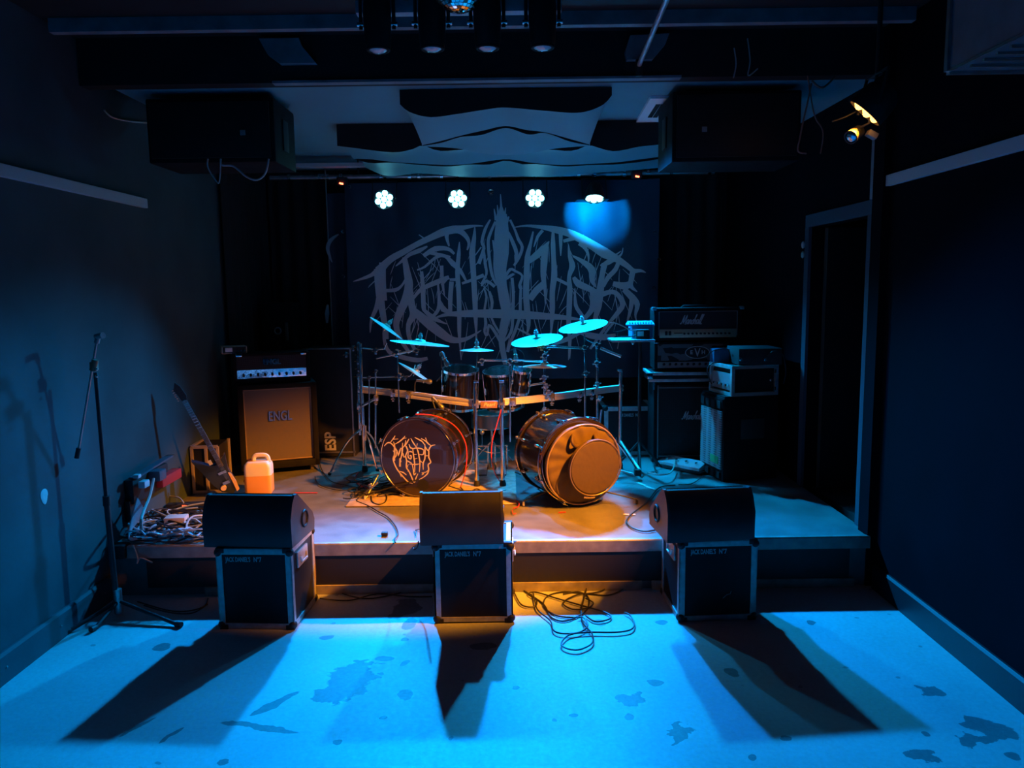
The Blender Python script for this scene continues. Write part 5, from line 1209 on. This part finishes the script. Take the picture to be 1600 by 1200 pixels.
joint(s1, [(560, 540, 6.46), (561, 552, 6.46), (560, 562, 6.46), (561, 574, 6.46), (560, 586, 6.46), (587, 547, 6.45)], .022, mat('dark chrome', (.35, .33, .32), .2, .95))
joint(s1, [(552, 543, 6.47), (541, 553, 6.5)], .018, MATS['dark chrome'])
tripod(s1, 567, 700, 6.47, [(515, 741), (590, 735), (596, 716)], .36)
MB().cyl((P(560, 612, Y=6.47).x, 6.47, S + .3), P(560, 612, Y=6.47), .013).build('tube', CHROME, s1, world=True)
s2 = bst('cymbal_stand', 'chrome boom arm holding the wide splash-lit cymbal left of the kit', (622, 620, 6.2))
rods(s2, [((624, 645, 6.15), (621, 548, 6.15), .007), ((588, 560, 6.15), (654, 546, 6.12), .008)]); joint(s2, [(620, 550, 6.13), (624, 587, 6.15)], .024); joint(s2, [(651, 548, 6.1)], .02, MATS['dark chrome'])
rods(s2, [((652, 548, 6.1), (656, 520, 6.1), .005)])
s3 = bst('cymbal_stand', 'thin horizontal chrome arm under the small tilted cymbal', (600, 590, 6.3))
rods(s3, [((567, 590, 6.3), (640, 588, 6.3), .006), ((640, 588, 6.3), (650, 576, 6.3), .006), ((577, 676, 6.3), (577, 588, 6.3), .007), ((587, 700, 6.3), (587, 577, 6.3), .008)]); joint(s3, [(577, 590, 6.3), (587, 580, 6.3), (633, 590, 6.3)], .016, MATS['dark chrome'])
rods(s3, [((646, 584, 6.3), (649, 570, 6.3), .005)])
s4 = bst('cymbal_stand', 'long thin horizontal boom arm crossing above the toms', (790, 563, 6.1))
rods(s4, [((752, 563, 6.1), (798, 563, 6.1), .009), ((798, 563, 6.1), (852, 565, 6.1), .007), ((797, 565, 6.1), (797, 690, 6.1), .008), ((745, 575, 6.1), (746, 540, 6.1), .005)]); joint(s4, [(797, 564, 6.08), (753, 564, 6.08)], .022)
s5 = bst('cymbal_stand', 'chrome cymbal stand with a brown lit arm behind the right kick drum', (914, 600, 6.2))
rods(s5, [((914, 660, 6.2), (914, 545, 6.2), .009), ((848, 541, 6.1), (912, 544, 6.2), .01), ((914, 545, 6.2), (913, 522, 6.2), .006)]); joint(s5, [(913, 543, 6.18), (915, 583, 6.2), (853, 547, 6.08)], .022, MATS['dark chrome'])
joint(s5, [(846, 540, 6.06)], .024, mat('gold joint', (.8, .55, .2), .25, .9)); rods(s5, [((845, 540, 6.06), (837, 519, 6.04), .006)])
s6 = bst('cymbal_stand', 'chrome cymbal stand with a short pale boom counterweight at the right of the kit', (933, 620, 6.3))
rods(s6, [((933, 690, 6.3), (933, 560, 6.3), .012), ((932, 560, 6.3), (932, 534, 6.3), .008), ((916, 530, 6.25), (932, 539, 6.3), .007), ((938, 544, 6.3), (970, 557, 6.3), .013)])
joint(s6, [(932, 538, 6.28), (932, 567, 6.28), (933, 600, 6.28)], .022); joint(s6, [(937, 621, 6.28)], .02)
tripod(s6, 934, 700, 6.35, [(962, 744), (996, 736), (914, 720)], .34)
rods(s6, [((933, 690, 6.3), (940, 640, 6.3), .012)])
MB().cyl((P(933, 690, Y=6.35).x, 6.33, S + .32), P(933, 688, Y=6.32), .014).build('tube', CHROME, s6, world=True)
# rack leg foot bars at the right
rods(rack, [((970, 690, 6.35), (1000, 735, 6.0), .012), ((968, 735, 5.95), (990, 741, 5.9), .008)], ALU, 'foot_bar')
MB().box(P(996, 738, Y=5.98), (.05, .06, .05), bev=.008).build('rubber_foot', RUB, rack, world=True)
s7 = bst('hihat_stand', 'hi-hat stand with chrome clamps holding the flat cymbal right of centre', (851, 600, 6.1))
tag(s7, cat='cymbal stand')
rods(s7, [((850, 665, 6.05), (850, 556, 6.05), .006), ((828, 602, 6.0), (852, 598, 6.02), .009)]); joint(s7, [(851, 556, 6.03), (850, 590, 6.03), (853, 603, 6.0), (857, 613, 5.98), (851, 640, 6.0)], .023, mat('bluish chrome', (.6, .65, .75), .18, .95))
MB().cyl((P(850, 665, Y=6.05).x, 6.05, S), P(850, 663, Y=6.05), .011).build('tube', CHROME, s7, world=True)
for t_, lo in ((s2, (624, 645, 6.15)), (s5, (914, 660, 6.2))): pass

# cymbals
def cymbal(u, v, Y, plen, ang_d, ratio, label, top=True, group=None, bell=1.):
    c = P(u, v, Y=Y); vw = ray(u, v).normalized(); r = plen / 2 / FPX * (c - Vector((0, 0, CAM_H))).dot(F_)
    a = math.radians(ang_d); e = (R_ * math.cos(a) + U_ * math.sin(a)); e = (e - vw * e.dot(vw)).normalized(); m_ = vw.cross(e)
    if m_.z < 0: m_ = -m_
    n_ = m_ * math.sqrt(1 - ratio * ratio) + vw * (ratio * (-1 if top else 1)); n_.normalize()
    t = thing('cymbal', label, 'cymbal', c, group=group); q = n_.to_track_quat('Z', 'Y').to_matrix().to_4x4(); M = Matrix.Translation(c) @ q
    k = r
    prof = [(.006, .034), (.1 * k, .032), (.15 * k + .004, .026), (.2 * k, .015), (.45 * k, .009), (.75 * k, .004), (k, -.003), (k - .001, -.0045), (.75 * k, .002), (.45 * k, .007), (.2 * k, .0125), (.14 * k, .024), (.006, .031)]
    MB().lathe(prof, n=72).xf(M).build('plate', BRASS, t, world=True)
    MB().lathe([(.0, .03), (.014, .03), (.014, .045), (.018, .048), (.018, .062), (.012, .066), (.012, .078), (0, .08)], n=14).xf(M).build('felt_and_wingnut', GREY, t, world=True)
    MB().cyl((0, 0, -.035), (0, 0, .095), .004, n=8).xf(M).build('threaded_rod', CHROME, t, world=True)
    return t
cymbal(603.5, 512, 6.5, 60, -34.5, .06, 'steeply tilted cymbal at the far left, seen edge-on')
cymbal(656, 536, 6.1, 93, -5.5, .055, 'wide bright cymbal just right of the steeply tilted one, seen almost edge-on')
cymbal(745, 547, 6.1, 53, 0, .07, 'small flat cymbal in the middle above the toms')
cymbal(839, 531, 6.05, 81, 8, .22, 'mid-blue tilted cymbal right of centre, lower left of the brightest one')
cymbal(911, 509, 6.25, 77, 10, .22, 'brightest and highest cymbal, right of centre')
cymbal(851, 572, 6.05, 69, 0, .08, 'flat blue cymbal directly below the tilted mid-blue one')
cymbal(649, 582, 6.3, 62, -32, .06, 'small steeply tilted cymbal low at the left of the toms')

# toms
def tom(u0, u1, vt, vb, Y, tilt, label, m=LACQ):
    a = P(u0, vt, Y=Y); b = P(u1, vt, Y=Y); r = (b.x - a.x) / 2; c = P((u0 + u1) / 2, (vt + vb) / 2, Y=Y); h = (P(u0, vt, Y=Y).z - P(u0, vb, Y=Y).z)
    t = thing('tom_drum', label, 'drum', c, rot=Matrix.Rotation(tilt[0], 3, 'X') @ Matrix.Rotation(tilt[1], 3, 'Y'))
    MB().lathe([(r - .012, -h / 2), (r - .008, -h / 2), (r - .008, h / 2), (r - .012, h / 2)], n=48).build('shell', m, t)
    for z in (-h / 2, h / 2):
        MB().lathe([(r - .008, z - .014), (r + .003, z - .014), (r + .003, z + .006), (r - .004, z + .006), (r - .008, z - .0)], n=48).build('rim', CHROME, t)
    MB().lathe([(0, h / 2 - .004), (r - .008, h / 2 - .004), (r - .008, h / 2 - .008), (0, h / 2 - .008)], n=48).build('top_head', mat('tom head', (.05, .05, .05), .75, spec=.2), t)
    MB().lathe([(0, -h / 2 + .004), (r - .008, -h / 2 + .004), (r - .008, -h / 2 + .008), (0, -h / 2 + .008)], n=48).build('bottom_head', mat('dark tom head', (.12, .09, .09), .5), t)
    for k in range(6):
        an = 2 * PI * (k + .35) / 6; x, y = math.cos(an) * (r + .002), math.sin(an) * (r + .002)
        MB().lathe([(.005, -.03), (.009, -.02), (.009, .02), (.005, .03)], (x, y, 0), n=8).cyl((x * 1.06, y * 1.06, -h / 2), (x * 1.06, y * 1.06, h / 2), .003, n=6).build('tension_lug', CHROME, t)
    return t
tom(691, 747, 576, 634, 6.32, (.18, .06), 'black rack tom left of centre with a brown glossy reflection')
tom(757, 818, 578, 634, 6.34, (.16, -.08), 'black rack tom right of centre behind the rack post')
tom(800, 829, 577, 612, 6.12, (.22, .1), 'small brown-lit tom beside the flat blue cymbal stand')
# snare drum and throne between the kicks
p = P(768, 655, Y=6.62)
sn = thing('snare_drum', 'snare drum low behind the middle rack posts', 'drum', p)
MB().lathe([(.17, -.06), (.175, -.06), (.175, .06), (.17, .06)], n=48).build('shell', mat('dull steel shell', (.3, .25, .22), .3, .8), sn)
for z in (-.06, .06): MB().torus((0, 0, z), .178, .006, n=48, m=6).build('rim', CHROME, sn)
MB().lathe([(0, .056), (.17, .056), (.17, .05), (0, .05)], n=40).build('top_head', MATS['tom head'], sn)
st_ = MB(); st_.cyl((0, 0, -.08), (0, 0, S - p.z + .1), .012)
for k in range(3):
    a = 2 * PI * k / 3 + .5; st_.tube([(0, 0, S - p.z + .2), (.2 * math.cos(a), .2 * math.sin(a), S - p.z + .008)], .008, 6); st_.tube([(0, 0, -.1), (.17 * math.cos(a), .17 * math.sin(a), -.06)], .007, 6)
st_.build('stand', CHROME, sn)
# kick pedals between the kicks
for (u, v, lb) in ((768, 738, 'double kick pedal on the floor between the two kick drums'),):
    p = P(u, v, Z=S)
    kp = thing('kick_pedal', lb, 'drum pedal', (p.x, p.y, S))
    for sx in (-.08, .08):
        MB().box((sx, .0, .02), (.08, .28, .01), rot=Matrix.Rotation(.15, 3, 'X'), bev=.003).build('footboard', DULL, kp)
        MB().box((sx, .0, .005), (.09, .3, .008)).build('base_plate', BLK, kp)
        MB().cyl((sx - .05, .12, .0), (sx - .05, .12, .2), .008).cyl((sx + .05, .12, .0), (sx + .05, .12, .2), .008).cyl((sx - .06, .12, .2), (sx + .06, .12, .2), .008).build('frame', CHROME, kp)
        MB().cyl((sx, .12, .2), (sx, .17, .3), .004).ball((sx, .17, .31), .022).build('beater', DULL, kp)
# microphones over the toms
def micro(u, v, Y, d, label, end):
    p = P(u, v, Y=Y); t = thing('microphone', label, 'microphone', p); d = Vector(d).normalized()
    MB().lathe([(.01, -.09), (.013, -.02), (.02, .0), (.022, .02), (.014, .035), (0, .038)], (0, 0, 0), d, 16).build('body', mat('mic grey', (.2, .2, .2), .35, .6), t)
    MB().tube([d * -.08, d * -.1 + Vector((0, 0, -.02)), P(*end, Y=Y) - p], .006, 6, smooth=4).build('clip_arm', BLK, t)
    MB().torus(-d * .03, .016, .004, d, 14, 6).build('ring', CHROME, t)
micro(692, 556, 6.25, (-.5, 0, 1), 'microphone pointing up beside the left rack tom', (682, 596))
micro(697, 566, 6.2, (.4, -.2, -.9), 'silver microphone clipped to the rim of the left rack tom', (690, 575))
micro(806, 560, 6.2, (.1, -.5, -.9), 'microphone above the small brown-lit tom', (800, 585))
micro(668, 596, 6.12, (1, 0, -.1), 'pale horizontal microphone above the left rack rail', (648, 612))
micro(688, 634, 5.95, (.6, 0, -.7), 'blue-lit microphone just above the left kick drum', (684, 650))
cable([(797, 548), (806, 545), (816, 550), (820, 562), (816, 572)], Y=6.18, r=.003, m=CABM, label='thin cable loop around the microphone by the brown-lit tom')

# red cables and others on the kit
REDC = mat('red cable', (.75, .05, .06), .35)
def onshell(Y, deg, k=1.035):
    c_ = k1f + Vector((.11, .42, 0)) * ((Y - 5.52) / .42); a_ = math.radians(deg); return c_ + Vector((math.sin(a_), -.25 * math.sin(a_), math.cos(a_))) * (R1 * k)
cable([], world=[onshell(5.62, -8, 1.06), onshell(5.66, 12), onshell(5.69, 32), onshell(5.72, 52), onshell(5.73, 75), onshell(5.73, 98), onshell(5.72, 120, 1.12), P(719, 762, Z=S + .01)], r=.0038, m=REDC, label='red cable running over the left kick drum shell')
cable([], world=[P(783, 640, Y=5.8), P(775, 668, Y=5.8), P(769, 690, Y=5.8), P(768, 715, Y=5.8), P(773, 738, Y=5.82), P(783, 755, Z=S + .01)], r=.004, m=REDC, label='red cable hanging by the middle rack post')
cable([(560, 738), (556, 746), (560, 756), (572, 762), (580, 764)], Z=S + .01, r=.006, m=REDC, label='red cable loop on the stage at the left of the kit')
cable([(806, 782), (811, 786), (809, 792), (802, 794)], Z=S + .01, r=.004, m=REDC, label='small red cable loop behind the middle wedge')
cable([(800, 797), (802, 803), (806, 802)], Z=S + .008, r=.003, m=REDC, label='tiny red cable piece behind the middle wedge')
# cables around the left kick
cable([(560, 778), (558, 783), (575, 790), (592, 800), (606, 808), (618, 822), (622, 834), (617, 842), (618, 848)], Z=S + .007, r=.004, m=CABM, label='black cable curving from the drum mat to the stage edge')
cable([(580, 775), (582, 784), (592, 788), (602, 784), (604, 775), (594, 768), (582, 769)], Z=S + .01, r=.004, m=CABM, label='black cable ring on the drum mat')
random.seed(21)
mb = MB()
for k in range(22):
    u = random.uniform(556, 612); v = random.uniform(748, 776); q = P(u, v, Z=S + .012); rx = random.uniform(.03, .14); ry = random.uniform(.02, .1); a0 = random.uniform(0, 6)
    mb.tube([q + Vector((rx * math.cos(a0 + t), ry * math.sin(a0 + 1.3 * t), .02 * abs(math.sin(t + k)))) for t in [i * .6 for i in range(random.randint(4, 9))]], .004, 5, smooth=4)
mb.build('cable_clutter', CABM, label='small heap of dark cables on the floor left of the left kick drum', cat='cable pile', kind='stuff')
t = thing('small_tripod', 'small folded microphone tripod lying in the cables left of the left kick drum', 'microphone stand', P(582, 765, Z=S))
rods(t, [((572, 778, 5.5), (591, 742, 5.62), .006), ((571, 770, 5.55), (590, 754, 5.5), .007), ((568, 745, 5.75), (592, 741, 5.65), .005)], DULL, 'leg'); joint(t, [(579, 757, 5.55)], .014)
cable([(505, 700), (500, 725), (515, 750), (540, 758), (558, 762)], Z=S + .008, r=.004, m=CABM, label='black cable on the stage right of the brown grilled cabinet')
cable([(492, 745), (500, 758), (530, 766), (556, 764)], Z=S + .008, r=.004, m=CABM, label='black cable loop from the cabinet castor towards the kick drum')
cable([(720, 762), (730, 770), (745, 764), (760, 770), (790, 766)], Z=S + .008, r=.005, m=CABM, label='black cable behind the middle wedge')
cable([(746, 700), (760, 706), (775, 708), (797, 703)], Y=6.0, r=.003, m=CABG, label='thin pale cable sagging between the rack posts')
cable([(805, 738), (815, 742), (830, 750), (842, 748)], Z=S + .02, r=.006, m=CABM, label='black cable under the right kick drum shell')
cable([(1055, 758), (1030, 762), (1010, 785), (982, 808), (984, 822), (1005, 830), (1024, 828)], Z=S + .007, r=.005, m=CABM, label='black cable curving behind the right wedge to its side socket')
cable([(1060, 757), (1080, 756), (1096, 746)], Z=S + .007, r=.004, m=CABM, label='black cable behind the right wedge leading to the bass cabinet')
a = P(1034, 822, Y=4.2)
cable([], world=[P(1036, 824, Y=4.3), P(1027, 818, Y=4.32), P(1022, 823, Y=4.36), P(1030, 830, Y=4.36), P(1038, 829, Y=4.3)], r=.005, m=CABM, label='black plug lead looped at the side of the right wedge')
cable([], world=[P(654, 846, Y=4.2), P(652, 855, Y=4.4), P(646, 857, Y=4.49), P(651, 832, Z=S + .008), P(650, 828, Z=S + .008), P(660, 826, Z=S + .008)], r=.004, m=CABM, label='black cable at the left side of the middle wedge')
tag(MB().box(P(601, 834, Z=S + .012), (.04, .03, .022), bev=.004).build('gaffer_plug', RUB), 'tiny black plug lying near the stage edge left of the middle wedge', 'plug')

# ------------------------------------------------------------------ floor cables in front
Z0 = .007
fc = [([(806, 905), (812, 918), (830, 930), (850, 945), (862, 965), (885, 970), (915, 955), (920, 935), (905, 925), (880, 928)], 'black cable making a loop on the orange-lit floor under the stage, leftmost of the heap'),
      ([(803, 925), (815, 945), (835, 948), (838, 938), (825, 928), (840, 926), (870, 935), (905, 945), (940, 955), (954, 962), (950, 968), (930, 971), (915, 962)], 'black cable wandering across the middle of the floor cable heap'),
      ([(918, 912), (914, 930), (908, 955), (912, 975), (925, 990), (925, 1005), (905, 1015), (885, 1013), (877, 1005), (890, 992), (920, 988), (960, 988), (985, 984), (991, 974), (985, 962), (976, 957)], 'black cable ending in the large nearest loop on the blue floor'),
      ([(990, 910), (975, 920), (950, 930), (920, 928), (880, 925), (855, 932), (850, 948), (870, 962), (900, 965)], 'black cable coming off the kick board into the floor heap'),
      ([(948, 910), (945, 920), (930, 926), (900, 930), (880, 942), (895, 952), (918, 950), (927, 942), (915, 935)], 'short black cable curled at the back of the floor heap'),
      ([(833, 925), (837, 945), (842, 955), (860, 970), (865, 985), (880, 990), (905, 988), (918, 978), (912, 965), (902, 965)], 'black cable making the left front loop of the floor heap')]
for i, (q, lb) in enumerate(fc): cable(q, Z=Z0 + .004 * (i % 3), r=.0045, m=CABM, label=lb, k=8)
cable([(500, 905), (530, 925), (570, 935), (610, 930), (650, 920), (672, 925)], Z=Z0, r=.004, m=CABM, label='black cable on the dark floor between the left and middle cases')
cable([(500, 935), (545, 938), (590, 928), (640, 932), (675, 932)], Z=Z0, r=.004, m=CABM, label='nearer black cable between the left and middle cases')
cable([(215, 940), (260, 953), (290, 955), (318, 948), (325, 935)], Z=Z0, r=.004, m=CABM, label='black cable on the floor left of the left flight case')
cable([(225, 946), (265, 957), (300, 958), (324, 944)], Z=Z0 + .005, r=.004, m=CABM, label='second black cable beside the left flight case')
cable([], world=[P(488, 815, Y=4.5), P(490, 850, Y=4.49), P(493, 900, Y=4.48), P(492, 930, Y=4.46), P(491, 936, Z=.005)], r=.004, m=WIR, label='thin cable hanging over the stage edge right of the left flight case')

# ------------------------------------------------------------------ tall microphone stand on the left
mb0 = P(187, 962, Z=0)
ms = thing('microphone_stand', 'tall black microphone stand with its boom folded down near the left wall', 'microphone stand', mb0)
top = P(147, 600, Y=mb0.y); x_, y_ = mb0.x, mb0.y
jn = P(149, 578, Y=mb0.y - .0)
MB().cyl(P(184, 958, Y=y_), P(166, 780, Y=y_), .016, n=14).build('lower_tube', BLK, ms, world=True)
MB().cyl(P(166, 780, Y=y_), P(149, 582, Y=y_), .011, n=12).build('upper_tube', BLK, ms, world=True)
MB().cyl(P(166, 775, Y=y_), P(167, 790, Y=y_), .02).build('height_clutch', RUB, ms, world=True)
MB().cyl(P(151, 534, Y=y_ - .03), P(121, 714, Y=y_ - .06), .0065, n=10).build('boom_arm', DULL, ms, world=True)
MB().cyl(P(123, 700, Y=y_ - .058), P(120, 716, Y=y_ - .062), .013).build('counterweight', RUB, ms, world=True)
MB().cyl(P(149, 562, Y=y_ - .04), P(145, 579, Y=y_ - .04), .018).box(P(147, 572, Y=y_ - .035), (.035, .035, .05), bev=.006).build('boom_joint', mat('rusty brown joint', (.3, .12, .07), .5), ms, world=True)
for vv in (577, 588): MB().ball(P(151, vv, Y=y_ - .045), .008).build('knob', CHROME, ms, world=True)
MB().cyl(P(151, 536, Y=y_ - .03), P(153, 527, Y=y_ - .03), .014).cyl(P(150, 526, Y=y_ - .03), P(161, 524, Y=y_ - .06), .014, .017).build('microphone_clip', GREY, ms, world=True)
for (fu, fv) in ((275, 975), (150, 980), (110, 985)):
    f_ = P(fu, fv, Z=.015); MB().cyl(mb0 + Vector((0, 0, .09)), f_, .011, n=10).build('leg', BLK, ms, world=True); MB().cyl(f_, f_ + (f_ - mb0).normalized() * .04, .015).build('rubber_foot', RUB, ms, world=True)
MB().cyl(mb0 + Vector((0, 0, .02)), mb0 + Vector((0, 0, .16)), .022).build('tripod_hub', DULL, ms, world=True)
